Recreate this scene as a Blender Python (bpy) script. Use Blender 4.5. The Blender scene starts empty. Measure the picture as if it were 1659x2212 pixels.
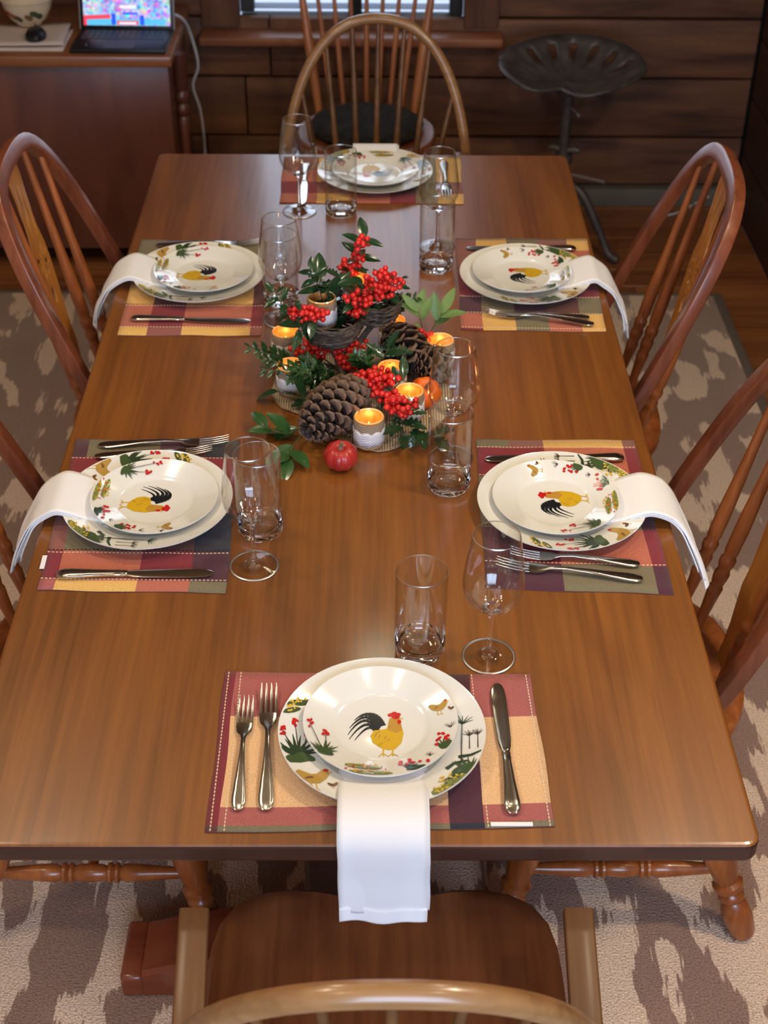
import bpy, bmesh, math, random
from mathutils import Vector, Matrix, Quaternion
from math import sin, cos, pi, radians

# ---------------------------------------------------------------- camera, world, lights, exposure
SC = bpy.context.scene
COL = SC.collection
SC.view_settings.view_transform = 'Standard'
SC.view_settings.look = 'None'
SC.view_settings.gamma = 1.0
SC.view_settings.use_curve_mapping = False
SC.view_settings.exposure = 0.25

F_PX, PITCH, YAW, ROLL = 3057.35, 0.632406, 0.011968, 0.009719
EYE = Vector((0.0206, -2.2331, 2.0939))
FWD = Vector((sin(YAW) * cos(PITCH), cos(YAW) * cos(PITCH), -sin(PITCH)))
_r = Vector((cos(YAW), -sin(YAW), 0)); _u = _r.cross(FWD)
RGT = _r * cos(ROLL) + _u * sin(ROLL)
UPV = -_r * sin(ROLL) + _u * cos(ROLL)
cam = bpy.data.cameras.new('camera')
cam.sensor_fit = 'HORIZONTAL'; cam.sensor_width = 36.0; cam.lens = F_PX * 36.0 / 1659.0
cam.clip_start = 0.05; cam.clip_end = 60
cam.dof.use_dof = True; cam.dof.focus_distance = 2.05; cam.dof.aperture_fstop = 9.0
cam_o = bpy.data.objects.new('camera', cam); COL.objects.link(cam_o)
m = Matrix.Identity(4)
for i in range(3):
    m[i][0], m[i][1], m[i][2], m[i][3] = RGT[i], UPV[i], -FWD[i], EYE[i]
cam_o.matrix_world = m
SC.camera = cam_o

world = bpy.data.worlds.new('sky'); SC.world = world; world.use_nodes = True
bg = world.node_tree.nodes['Background']
bg.inputs[0].default_value = (0.62, 0.76, 1.0, 1); bg.inputs[1].default_value = 1.1

def area(name, loc, rot, sx, sy, power, col, shape='RECTANGLE', spread=180):
    l = bpy.data.lights.new(name, 'AREA'); l.shape = shape; l.size = sx; l.size_y = sy
    l.energy = power; l.color = col; l.spread = radians(spread)
    o = bpy.data.objects.new(name, l); COL.objects.link(o); o.location = loc; o.rotation_euler = rot
    return o
WARM = (1.0, 0.85, 0.63)
CEIL = 2.55
for x, y, e in ((-0.85, 0.18, 6.0), (0.85, 0.18, 6.0), (-1.05, -0.75, 7.0), (1.1, -0.75, 17.0), (-0.8, -1.9, 3.5), (0.85, -1.9, 4.0)):  # unseen fill lights added at the ceiling to brighten table, rug and front
    area('ceiling_fill', (x, y, CEIL - 0.03), (0, 0, 0), 0.2, 0.2, e, WARM, 'DISK')
for k in range(5):                                       # unseen bulbs added over the table for sharper glass highlights
    l = bpy.data.lights.new('highlight_bulb', 'POINT'); l.energy = 0.85; l.color = (1.0, 0.88, 0.66); l.shadow_soft_size = 0.03
    o = bpy.data.objects.new('highlight_bulb', l); COL.objects.link(o); o.location = (0.02 + 0.24 * cos(k * 1.2566 + .3), -0.42 + 0.24 * sin(k * 1.2566 + .3), 1.98)
area('pendant_light', (0.05, 0.95, 2.3), (0, 0, 0), 0.16, 0.16, 1.2, (1.0, 0.92, 0.62), 'DISK')
area('daylight_window_rear', (0.3, -3.02, 1.55), (radians(90), 0, 0), 1.5, 1.1, 52.0, (0.56, 0.72, 1.0))
area('daylight_window_back', (-0.05, 2.62, 1.35), (radians(-90), 0, 0), 0.72, 1.3, 6.0, (0.72, 0.84, 1.0))
SC.cycles.max_bounces = 20; SC.cycles.transmission_bounces = 16; SC.cycles.transparent_max_bounces = 32

# ---------------------------------------------------------------- helpers
def P(px, py, z=None, Y=None, X=None):
    """the point in the room seen at a photo pixel, at a known height, depth or side distance"""
    v = FWD + RGT * ((px - 829.5) / F_PX) - UPV * ((py - 1106) / F_PX)
    if z is not None: t = (z - EYE.z) / v.z
    elif Y is not None: t = (Y - EYE.y) / v.y
    else: t = (X - EYE.x) / v.x
    return EYE + v * t

def c255(r, g, b):
    f = lambda c: (c / 255 / 12.92) if c / 255 <= 0.04045 else ((c / 255 + 0.055) / 1.055) ** 2.4
    return (f(r), f(g), f(b), 1)

MATS = {}
def mat(name, col, rough=0.5, metal=0.0, coat=0.0, trans=0.0, ior=1.45, noise=None, bump=None, col2=None, sheen=0.0, emit=None, estr=0.0, spec=0.5, sss=0.0, coatr=0.1):
    """noise = (sx, sy, sz, detail, low, high) mixes col and col2 in object space; bump = (scale, strength)"""
    if name in MATS: return MATS[name]
    mt = bpy.data.materials.new(name); mt.use_nodes = True; MATS[name] = mt
    nt = mt.node_tree; b = nt.nodes['Principled BSDF']
    b.inputs['Base Color'].default_value = col; b.inputs['Roughness'].default_value = rough
    b.inputs['Metallic'].default_value = metal; b.inputs['Coat Weight'].default_value = coat
    b.inputs['Coat Roughness'].default_value = coatr
    b.inputs['Transmission Weight'].default_value = trans; b.inputs['IOR'].default_value = ior
    b.inputs['Sheen Weight'].default_value = sheen; b.inputs['Specular IOR Level'].default_value = spec
    if sss: b.inputs['Subsurface Weight'].default_value = sss; b.inputs['Subsurface Radius'].default_value = (0.01, 0.008, 0.006)
    if emit: b.inputs['Emission Color'].default_value = emit; b.inputs['Emission Strength'].default_value = estr
    if noise or bump:
        tc = nt.nodes.new('ShaderNodeTexCoord')
    if noise:
        mp = nt.nodes.new('ShaderNodeMapping'); mp.inputs['Scale'].default_value = noise[:3]
        nz = nt.nodes.new('ShaderNodeTexNoise'); nz.inputs['Scale'].default_value = 1.0; nz.inputs['Detail'].default_value = noise[3]
        rp = nt.nodes.new('ShaderNodeValToRGB')
        rp.color_ramp.elements[0].position = noise[4]; rp.color_ramp.elements[0].color = col
        rp.color_ramp.elements[1].position = noise[5]; rp.color_ramp.elements[1].color = col2
        nt.links.new(tc.outputs['Object'], mp.inputs[0]); nt.links.new(mp.outputs[0], nz.inputs['Vector'])
        nt.links.new(nz.outputs['Fac'], rp.inputs[0]); nt.links.new(rp.outputs[0], b.inputs['Base Color'])
    if bump:
        n2 = nt.nodes.new('ShaderNodeTexNoise'); n2.inputs['Scale'].default_value = bump[0]; n2.inputs['Detail'].default_value = 3
        bp = nt.nodes.new('ShaderNodeBump'); bp.inputs['Strength'].default_value = bump[1]; bp.inputs['Distance'].default_value = 0.002
        nt.links.new(tc.outputs['Object'], n2.inputs['Vector']); nt.links.new(n2.outputs['Fac'], bp.inputs['Height'])
        nt.links.new(bp.outputs[0], b.inputs['Normal'])
    return mt

def wood(name, dark, light, axis='Y', rough=0.35, coat=0.3, fine=60.0, tint=0.0, coatr=0.15):
    """stained wood: broad streaks and fine pores along one object axis; tint varies board from board"""
    if name in MATS: return MATS[name]
    mt = bpy.data.materials.new(name); mt.use_nodes = True; MATS[name] = mt
    nt = mt.node_tree; N = nt.nodes; L = nt.links; b = N['Principled BSDF']
    b.inputs['Roughness'].default_value = rough; b.inputs['Coat Weight'].default_value = coat; b.inputs['Coat Roughness'].default_value = coatr
    tc = N.new('ShaderNodeTexCoord'); oi = N.new('ShaderNodeObjectInfo')
    k = 'XYZ'.index(axis)
    def streak(s_long, s_cross, detail, dist):
        mp = N.new('ShaderNodeMapping'); sc = [s_cross] * 3; sc[k] = s_long; mp.inputs['Scale'].default_value = sc
        ad = N.new('ShaderNodeVectorMath'); ad.operation = 'ADD'
        ml = N.new('ShaderNodeVectorMath'); ml.operation = 'SCALE'; ml.inputs['Scale'].default_value = 37.0
        cx = N.new('ShaderNodeCombineXYZ'); L.new(oi.outputs['Random'], cx.inputs[0]); L.new(oi.outputs['Random'], cx.inputs[1])
        L.new(cx.outputs[0], ml.inputs[0]); L.new(tc.outputs['Object'], mp.inputs[0]); L.new(mp.outputs[0], ad.inputs[0]); L.new(ml.outputs[0], ad.inputs[1])
        nz = N.new('ShaderNodeTexNoise'); nz.inputs['Scale'].default_value = 1; nz.inputs['Detail'].default_value = detail; nz.inputs['Distortion'].default_value = dist
        L.new(ad.outputs[0], nz.inputs['Vector']); return nz
    a = streak(1.2, 9.0, 4, 1.2); f = streak(3.0, fine, 3, 0.3)
    mx = N.new('ShaderNodeMath'); mx.operation = 'MULTIPLY_ADD'; mx.inputs[1].default_value = 0.45
    L.new(f.outputs['Fac'], mx.inputs[0])
    m2 = N.new('ShaderNodeMath'); m2.operation = 'MULTIPLY'; m2.inputs[1].default_value = 0.6; L.new(a.outputs['Fac'], m2.inputs[0]); L.new(m2.outputs[0], mx.inputs[2])
    rp = N.new('ShaderNodeValToRGB'); e = rp.color_ramp.elements
    e[0].position = 0.36; e[0].color = dark; e[1].position = 0.68; e[1].color = light
    L.new(mx.outputs[0], rp.inputs[0])
    hs = N.new('ShaderNodeHueSaturation'); mr = N.new('ShaderNodeMapRange')
    mr.inputs['To Min'].default_value = 1 - tint; mr.inputs['To Max'].default_value = 1 + tint
    L.new(oi.outputs['Random'], mr.inputs[0]); L.new(mr.outputs[0], hs.inputs['Value']); L.new(rp.outputs[0], hs.inputs['Color'])
    L.new(hs.outputs[0], b.inputs['Base Color'])
    bp = N.new('ShaderNodeBump'); bp.inputs['Strength'].default_value = 0.08; bp.inputs['Distance'].default_value = 0.001
    L.new(f.outputs['Fac'], bp.inputs['Height']); L.new(bp.outputs[0], b.inputs['Normal'])
    return mt

class MB:
    """collects shapes into one mesh; every add takes a material slot index"""
    def __init__(s): s.v = []; s.f = []; s.m = []
    def add(s, v, f, mi=0):
        n = len(s.v); s.v += [tuple(p) for p in v]; s.f += [tuple(i + n for i in q) for q in f]; s.m += [mi] * len(f); return s
    def mesh(s, name, mats, smooth=True, angle=40):
        me = bpy.data.meshes.new(name); me.from_pydata(s.v, [], s.f)
        for q in (mats if isinstance(mats, (list, tuple)) else [mats]): me.materials.append(q)
        me.polygons.foreach_set('material_index', s.m)
        bm = bmesh.new(); bm.from_mesh(me); bmesh.ops.recalc_face_normals(bm, faces=bm.faces)
        for fc in bm.faces: fc.smooth = smooth
        if smooth:
            lim = radians(angle)
            for ed in bm.edges:
                if len(ed.link_faces) == 2 and ed.calc_face_angle(0) > lim: ed.smooth = False
        bm.to_mesh(me); bm.free()
        return me
    def obj(s, name, mats, parent=None, smooth=True, angle=40):
        return link(name, s.mesh(name, mats, smooth, angle), parent)

def link(name, data, parent=None, mw=None):
    o = bpy.data.objects.new(name, data); COL.objects.link(o)
    if parent: o.parent = parent
    if mw is not None: o.matrix_local = mw
    return o
def tag(o, label=None, cat=None, group=None, kind=None):
    if label: o['label'] = label
    if cat: o['category'] = cat
    if group: o['group'] = group
    if kind: o['kind'] = kind
    return o
def thing(name, label, cat, loc=(0, 0, 0), rz=0.0, group=None):
    o = bpy.data.objects.new(name, None); COL.objects.link(o); o.empty_display_size = 0.05
    o.location = loc; o.rotation_euler = (0, 0, rz)
    return tag(o, label, cat, group)
def copy_tree(o, parent=None):
    c = o.copy(); COL.objects.link(c)
    if parent: c.parent = parent
    for ch in list(o.children): copy_tree(ch, c)
    return c

def box(x0, x1, y0, y1, z0, z1):
    v = [(x, y, z) for x in (x0, x1) for y in (y0, y1) for z in (z0, z1)]
    return v, [(0, 1, 3, 2), (4, 6, 7, 5), (0, 4, 5, 1), (2, 3, 7, 6), (0, 2, 6, 4), (1, 5, 7, 3)]
def bevel_box(x0, x1, y0, y1, z0, z1, r=0.004, seg=2):
    bm = bmesh.new(); v, f = box(x0, x1, y0, y1, z0, z1)
    vs = [bm.verts.new(p) for p in v]
    for q in f: bm.faces.new([vs[i] for i in q])
    bmesh.ops.bevel(bm, geom=bm.edges[:], offset=r, segments=seg, affect='EDGES', profile=0.5)
    bm.verts.index_update()
    out = [tuple(q.co) for q in bm.verts], [tuple(q.index for q in fc.verts) for fc in bm.faces]
    bm.free(); return out
def lathe(prof, seg=32, closed=False):
    """prof = [(r, z), ...]"""
    v = []; f = []
    for r, z in prof:
        for k in range(seg):
            a = 2 * pi * k / seg; v.append((r * cos(a), r * sin(a), z))
    n = len(prof)
    for i in range(n if closed else n - 1):
        j = (i + 1) % n
        for k in range(seg):
            k2 = (k + 1) % seg
            f.append((i * seg + k, i * seg + k2, j * seg + k2, j * seg + k))
    if not closed:
        if prof[0][0] > 1e-6: f.append(tuple(range(seg)))
        if prof[-1][0] > 1e-6: f.append(tuple((n - 1) * seg + k for k in range(seg)))
    return v, f
def turned(p0, p1, prof, seg=14):
    """turned wood between two points; prof = [(fraction, radius)]"""
    p0 = Vector(p0); p1 = Vector(p1); d = p1 - p0; q = d.to_track_quat('Z', 'Y')
    v, f = lathe([(r, t * d.length) for t, r in prof], seg)
    return [tuple(p0 + q @ Vector(a)) for a in v], f
def tube(pts, rad, seg=8, cap=True):
    pts = [Vector(p) for p in pts]; n = len(pts)
    R = rad if isinstance(rad, (list, tuple)) else [rad] * n
    v = []; f = []; up = Vector((0.13, 0.27, 0.95)).normalized(); side = None
    for i, p in enumerate(pts):
        t = (pts[min(i + 1, n - 1)] - pts[max(i - 1, 0)]).normalized()
        if side is None:
            side = t.cross(up); side = side.normalized() if side.length > 1e-4 else Vector((1, 0, 0))
        side = (side - t * side.dot(t)).normalized(); w = t.cross(side)
        for k in range(seg):
            a = 2 * pi * k / seg; v.append(p + (side * cos(a) + w * sin(a)) * R[i])
    for i in range(n - 1):
        for k in range(seg):
            k2 = (k + 1) % seg; f.append((i * seg + k, i * seg + k2, (i + 1) * seg + k2, (i + 1) * seg + k))
    if cap: f.append(tuple(range(seg))); f.append(tuple((n - 1) * seg + k for k in range(seg)))
    return v, f
def sweep(pts, frames, sect):
    """sweep a closed section (a, b) with frames (A, B) along pts"""
    v = []; f = []; m_ = len(sect)
    for p, (A, B) in zip(pts, frames):
        for a, b in sect: v.append(p + A * a + B * b)
    for i in range(len(pts) - 1):
        for k in range(m_):
            k2 = (k + 1) % m_; f.append((i * m_ + k, i * m_ + k2, (i + 1) * m_ + k2, (i + 1) * m_ + k))
    f.append(tuple(range(m_))); f.append(tuple((len(pts) - 1) * m_ + k for k in range(m_)))
    return v, f
def rsect(a, b, r, n=3):
    """rounded rectangle section, half sizes a and b"""
    out = []
    for cx, cy, s in ((a - r, b - r, 0), (-a + r, b - r, 1), (-a + r, -b + r, 2), (a - r, -b + r, 3)):
        for k in range(n + 1):
            t = (s + k / n) * pi / 2; out.append((cx + r * cos(t), cy + r * sin(t)))
    return out
def bez(p0, p1, p2, n=10):
    p0, p1, p2 = Vector(p0), Vector(p1), Vector(p2)
    return [p0 * (1 - t) ** 2 + p1 * 2 * t * (1 - t) + p2 * t * t for t in [i / n for i in range(n + 1)]]
def spline(pts, n=6):
    pts = [Vector(p) for p in pts]; out = []
    for i in range(len(pts) - 1):
        a = pts[max(i - 1, 0)]; b = pts[i]; c = pts[i + 1]; d = pts[min(i + 2, len(pts) - 1)]
        for k in range(n):
            t = k / n
            out.append(0.5 * ((2 * b) + (c - a) * t + (2 * a - 5 * b + 4 * c - d) * t * t + (3 * b - a - 3 * c + d) * t ** 3))
    out.append(pts[-1]); return out
def flat_extrude(loops, th, name):
    """flat plate in XZ with holes, thickness along Y"""
    cu = bpy.data.curves.new(name, 'CURVE'); cu.dimensions = '2D'; cu.fill_mode = 'BOTH'; cu.extrude = th / 2
    for lp in loops:
        sp = cu.splines.new('POLY'); sp.points.add(len(lp) - 1); sp.use_cyclic_u = True
        for q, (x, y) in zip(sp.points, lp): q.co = (x, y, 0, 1)
    o = bpy.data.objects.new(name, cu); COL.objects.link(o)
    dg = bpy.context.evaluated_depsgraph_get(); me = bpy.data.meshes.new_from_object(o.evaluated_get(dg))
    v = [(q.co.x, q.co.z, q.co.y) for q in me.vertices]; f = [tuple(pl.vertices) for pl in me.polygons]
    bpy.data.objects.remove(o); bpy.data.curves.remove(cu); bpy.data.meshes.remove(me)
    return v, f

# ---------------------------------------------------------------- materials
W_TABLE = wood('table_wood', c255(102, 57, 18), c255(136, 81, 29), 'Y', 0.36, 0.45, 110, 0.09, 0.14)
W_TABLE_SHADE = wood('table_wood_shaded', c255(46, 25, 17), c255(68, 38, 25), 'X', 0.4, 0.3, 50, 0.0)  # table wood with the shade of its unlit edges put into the colour
W_CHAIR = wood('chair_wood', c255(128, 64, 26), c255(178, 100, 46), 'Z', 0.33, 0.4, 70, 0.0)
W_BOW = wood('bow_wood', c255(96, 47, 28), c255(138, 74, 45), 'Z', 0.33, 0.45, 70, 0.0)
W_SPLAT_LIT = wood('splat_wood_lit', c255(164, 98, 36), c255(204, 134, 58), 'Z', 0.36, 0.35, 70, 0.0)  # lightened as though warmly lit; the light is put into the colour
W_OAK = wood('oak_bow', c255(118, 80, 46), c255(160, 116, 72), 'X', 0.33, 0.4, 60, 0.0)
W_OAK_ARM = wood('oak_arm', c255(78, 46, 20), c255(114, 74, 36), 'Y', 0.5, 0.08, 45, 0.0)
W_SEAT = wood('dark_seat', c255(112, 58, 32), c255(148, 86, 48), 'Y', 0.38, 0.3, 70, 0.0)
W_FOOT = wood('trestle_wood', c255(112, 50, 28), c255(142, 70, 42), 'X', 0.34, 0.5, 40, 0.0)
W_FLOOR = wood('floor_wood', c255(104, 58, 30), c255(152, 94, 52), 'X', 0.38, 0.3, 60, 0.16)
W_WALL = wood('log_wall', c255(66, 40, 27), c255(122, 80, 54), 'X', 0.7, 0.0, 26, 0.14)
W_TRIM = wood('window_trim', c255(112, 66, 42), c255(150, 92, 60), 'X', 0.55, 0.1, 40, 0.05)
W_CASE = wood('window_case', c255(72, 44, 30), c255(112, 74, 52), 'Z', 0.6, 0.05, 40, 0.08)
W_DESK = wood('desk_panel', c255(84, 42, 32), c255(110, 62, 46), 'Z', 0.36, 0.35, 12, 0.0, 0.3)
W_DESKE = wood('desk_edge', c255(112, 62, 32), c255(148, 90, 50), 'X', 0.4, 0.3, 50, 0.0)
W_REAR = wood('fan_chair_wood', c255(140, 80, 44), c255(186, 118, 72), 'Z', 0.4, 0.25, 60, 0.0)
DARKGAP = mat('dark_gap', c255(24, 15, 11), 0.9)
CEILM = mat('ceiling_boards', c255(150, 112, 76), 0.7, noise=(1, 9, 9, 3, 0.3, 0.7), col2=c255(172, 132, 92))
PLASTER = mat('far_wall_paint', c255(206, 192, 172), 0.8)
PORC = mat('porcelain', c255(224, 221, 212), 0.13, coat=0.4, spec=0.5, coatr=0.05)
GLASS = mat('clear_glass', (1, 1, 1, 1), 0.0, trans=1.0, ior=1.47)
def thin_glass(name='thin_glass_wall', f0=.06, rough=.01):
    """thin blown glass wall: light passes straight through, the Fresnel share is mirrored"""
    mt = bpy.data.materials.new(name); mt.use_nodes = True; nt = mt.node_tree; N = nt.nodes; L = nt.links
    N.remove(N['Principled BSDF']); out = N['Material Output']
    g = N.new('ShaderNodeNewGeometry'); d = N.new('ShaderNodeVectorMath'); d.operation = 'DOT_PRODUCT'; L.new(g.outputs['Normal'], d.inputs[0]); L.new(g.outputs['Incoming'], d.inputs[1])
    def mth(op, a, b=None):
        m_ = N.new('ShaderNodeMath'); m_.operation = op
        for i, q in enumerate((a, b)):
            if q is None: continue
            if isinstance(q, (int, float)): m_.inputs[i].default_value = q
            else: L.new(q, m_.inputs[i])
        return m_.outputs[0]
    f = mth('ADD', mth('MULTIPLY', mth('POWER', mth('SUBTRACT', 1.0, mth('ABSOLUTE', d.outputs['Value'])), 4.0), 0.90), f0)
    tr = N.new('ShaderNodeBsdfTransparent'); tr.inputs[0].default_value = (.985, .99, .985, 1); gl = N.new('ShaderNodeBsdfGlossy'); gl.inputs['Roughness'].default_value = rough
    mx = N.new('ShaderNodeMixShader'); L.new(f, mx.inputs[0]); L.new(tr.outputs[0], mx.inputs[1]); L.new(gl.outputs[0], mx.inputs[2]); L.new(mx.outputs[0], out.inputs['Surface'])
    return mt
THIN = thin_glass(); RIM = thin_glass('polished_glass_rim', .75, .28)
STEEL = mat('polished_steel', c255(205, 200, 190), 0.16, metal=1.0)
LINEN = mat('white_linen', c255(232, 229, 228), 0.85, sheen=0.2, bump=(900, 0.12))
HEM = mat('linen_hem', c255(244, 240, 238), 0.85, bump=(600, 0.15))
IRON = mat('dark_iron', c255(76, 70, 70), 0.5, metal=0.45, noise=(18, 18, 18, 3, 0.35, 0.7), col2=c255(104, 96, 92))
BLACK = mat('black_plastic', c255(18, 18, 22), 0.4)
GREY = mat('grey_plastic', c255(60, 60, 66), 0.5)
WHITEP = mat('white_plastic', c255(206, 204, 206), 0.5)
ALU = mat('aluminium_edge', c255(150, 140, 140), 0.35, metal=0.7)
PAPER = mat('paper', c255(206, 190, 180), 0.8)
TWIG = mat('nest_twigs', c255(56, 47, 42), 0.6, noise=(60, 60, 60, 2, 0.35, 0.65), col2=c255(104, 90, 78), metal=0.15)
BERRY = mat('red_berry', c255(196, 22, 22), 0.22, coat=0.3, noise=(120, 120, 120, 2, 0.35, 0.7), col2=c255(226, 48, 34))
BERRYO = mat('orange_red_berry', c255(222, 52, 26), 0.25, coat=0.3)
LEAFD = mat('dark_holly_leaf', c255(20, 44, 26), 0.22, coat=0.35, noise=(60, 60, 60, 3, 0.35, 0.7), col2=c255(44, 78, 44))
LEAFM = mat('green_leaf', c255(30, 60, 30), 0.3, coat=0.25, noise=(70, 70, 70, 3, 0.35, 0.7), col2=c255(58, 96, 44))
LEAFL = mat('pale_leaf', c255(84, 116, 58), 0.45, noise=(60, 60, 60, 3, 0.35, 0.7), col2=c255(124, 150, 84))
STEM = mat('green_stem', c255(92, 92, 50), 0.6)
STEMB = mat('brown_stem', c255(70, 56, 40), 0.7)
CONE = mat('pine_cone_scale', c255(38, 30, 29), 0.6, noise=(40, 40, 40, 3, 0.3, 0.7), col2=c255(72, 57, 50))
CONET = mat('pine_cone_tip', c255(122, 94, 72), 0.65, noise=(90, 90, 90, 2, 0.3, 0.7), col2=c255(84, 64, 52))
PUMPR = mat('red_pumpkin_skin', c255(150, 26, 28), 0.35, coat=0.2, noise=(50, 50, 20, 4, 0.3, 0.75), col2=c255(186, 52, 42))
PUMPO = mat('orange_pumpkin_skin', c255(236, 92, 12), 0.42, noise=(50, 50, 20, 4, 0.3, 0.75), col2=c255(244, 122, 30))
PSTEM = mat('pumpkin_stem', c255(122, 98, 78), 0.7)
WAX = mat('candle_wax', c255(226, 168, 104), 0.5)
GOLDIN = mat('amber_glass_lining', c255(224, 162, 84), 0.35, metal=0.25, noise=(200, 200, 40, 3, 0.3, 0.7), col2=c255(198, 132, 62))
FLAME = mat('candle_flame', c255(255, 200, 120), 0.5, emit=c255(255, 170, 80), estr=5.0)
RIMGL = mat('amber_rim', c255(232, 190, 130), 0.15, coat=0.5)
CUSH = mat('black_cushion', c255(20, 18, 17), 0.95, noise=(40, 40, 40, 3, 0.45, 0.7), col2=c255(46, 41, 38), bump=(90, 0.7))
POTTERY = mat('cream_pottery', c255(210, 190, 160), 0.3, coat=0.3)
SLATS = mat('white_slat', c255(196, 204, 220), 0.6)
SASH = mat('dark_sash', c255(56, 54, 54), 0.5)
PALE_SILL = mat('weathered_sill', c255(140, 134, 134), 0.7)
HEATER = mat('grey_baseboard', c255(98, 92, 84), 0.6)
DRYLEAF = mat('dry_leaf', c255(176, 132, 80), 0.8)

def weave(name, col, dark, scale, alpha=False):
    """cloth of crossing threads; with alpha the holes between the threads are open"""
    mt = bpy.data.materials.new(name); mt.use_nodes = True; MATS[name] = mt
    nt = mt.node_tree; N = nt.nodes; L = nt.links; b = N['Principled BSDF']; b.inputs['Roughness'].default_value = 0.9
    tc = N.new('ShaderNodeTexCoord'); ws = []
    if alpha:
        sp = N.new('ShaderNodeSeparateXYZ'); L.new(tc.outputs['Object'], sp.inputs[0])
        for ax in (0, 1):
            m1 = N.new('ShaderNodeMath'); m1.operation = 'MULTIPLY'; m1.inputs[1].default_value = 2 * pi / scale; L.new(sp.outputs[ax], m1.inputs[0])
            m2 = N.new('ShaderNodeMath'); m2.operation = 'SINE'; L.new(m1.outputs[0], m2.inputs[0])
            m3 = N.new('ShaderNodeMath'); m3.operation = 'MULTIPLY_ADD'; m3.inputs[1].default_value = .5; m3.inputs[2].default_value = .5; L.new(m2.outputs[0], m3.inputs[0]); ws.append(m3)
    for d in (() if alpha else ('DIAGONAL', 'Z')):
        w = N.new('ShaderNodeTexWave'); w.wave_type = 'BANDS'; w.bands_direction = d; w.inputs['Scale'].default_value = scale
        w.inputs['Distortion'].default_value = 1.2; w.inputs['Detail'].default_value = 1; w.inputs['Detail Scale'].default_value = 1.5
        L.new(tc.outputs['Object'], w.inputs['Vector']); ws.append(w)
    mx = N.new('ShaderNodeMath'); mx.operation = 'MAXIMUM'; L.new(ws[0].outputs[-1 if not alpha else 0], mx.inputs[0]); L.new(ws[1].outputs[-1 if not alpha else 0], mx.inputs[1])
    rp = N.new('ShaderNodeValToRGB'); rp.color_ramp.elements[0].position = 0.35; rp.color_ramp.elements[0].color = dark
    rp.color_ramp.elements[1].position = 0.7; rp.color_ramp.elements[1].color = col
    L.new(mx.outputs[0], rp.inputs[0]); L.new(rp.outputs[0], b.inputs['Base Color'])
    bp = N.new('ShaderNodeBump'); bp.inputs['Strength'].default_value = 0.6; bp.inputs['Distance'].default_value = 0.001
    L.new(mx.outputs[0], bp.inputs['Height']); L.new(bp.outputs[0], b.inputs['Normal'])
    if alpha:
        gt = N.new('ShaderNodeMath'); gt.operation = 'GREATER_THAN'; gt.inputs[1].default_value = 0.66
        L.new(mx.outputs[0], gt.inputs[0]); L.new(gt.outputs[0], b.inputs['Alpha'])
    return mt
BURLAP = weave('burlap_wrap', c255(176, 152, 124), c255(112, 90, 70), 150)
BURLAPNET = weave('burlap_net', c255(206, 182, 146), c255(164, 138, 104), .0046, True)
LACE = weave('white_lace', c255(236, 230, 232), c255(176, 170, 172), 120)

def plaid_mat():
    mt = bpy.data.materials.new('plaid_cotton'); mt.use_nodes = True
    nt = mt.node_tree; N = nt.nodes; L = nt.links; b = N['Principled BSDF']; b.inputs['Roughness'].default_value = 0.92; b.inputs['Sheen Weight'].default_value = 0.15
    at = N.new('ShaderNodeAttribute'); at.attribute_name = 'yarn'
    tc = N.new('ShaderNodeTexCoord')
    n1 = N.new('ShaderNodeTexNoise'); n1.inputs['Scale'].default_value = 650; n1.inputs['Detail'].default_value = 2
    n2 = N.new('ShaderNodeTexNoise'); n2.inputs['Scale'].default_value = 34; n2.inputs['Detail'].default_value = 3
    for n in (n1, n2): L.new(tc.outputs['Object'], n.inputs['Vector'])
    ad = N.new('ShaderNodeMath'); ad.operation = 'MULTIPLY_ADD'; ad.inputs[1].default_value = 1.1; ad.inputs[2].default_value = 0.42; L.new(n1.outputs['Fac'], ad.inputs[0])
    hs = N.new('ShaderNodeHueSaturation'); L.new(at.outputs['Color'], hs.inputs['Color']); L.new(ad.outputs[0], hs.inputs['Value']); L.new(hs.outputs[0], b.inputs['Base Color'])
    mm = N.new('ShaderNodeMath'); mm.operation = 'ADD'; L.new(n1.outputs['Fac'], mm.inputs[0]); L.new(n2.outputs['Fac'], mm.inputs[1])
    bp = N.new('ShaderNodeBump'); bp.inputs['Strength'].default_value = 0.7; bp.inputs['Distance'].default_value = 0.0015
    L.new(mm.outputs[0], bp.inputs['Height']); L.new(bp.outputs[0], b.inputs['Normal'])
    return mt
PLAID = plaid_mat()
STITCH = mat('cream_stitch', c255(226, 196, 160), 0.9)
STITCHD = mat('dark_stitch', c255(60, 26, 26), 0.9)

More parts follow.
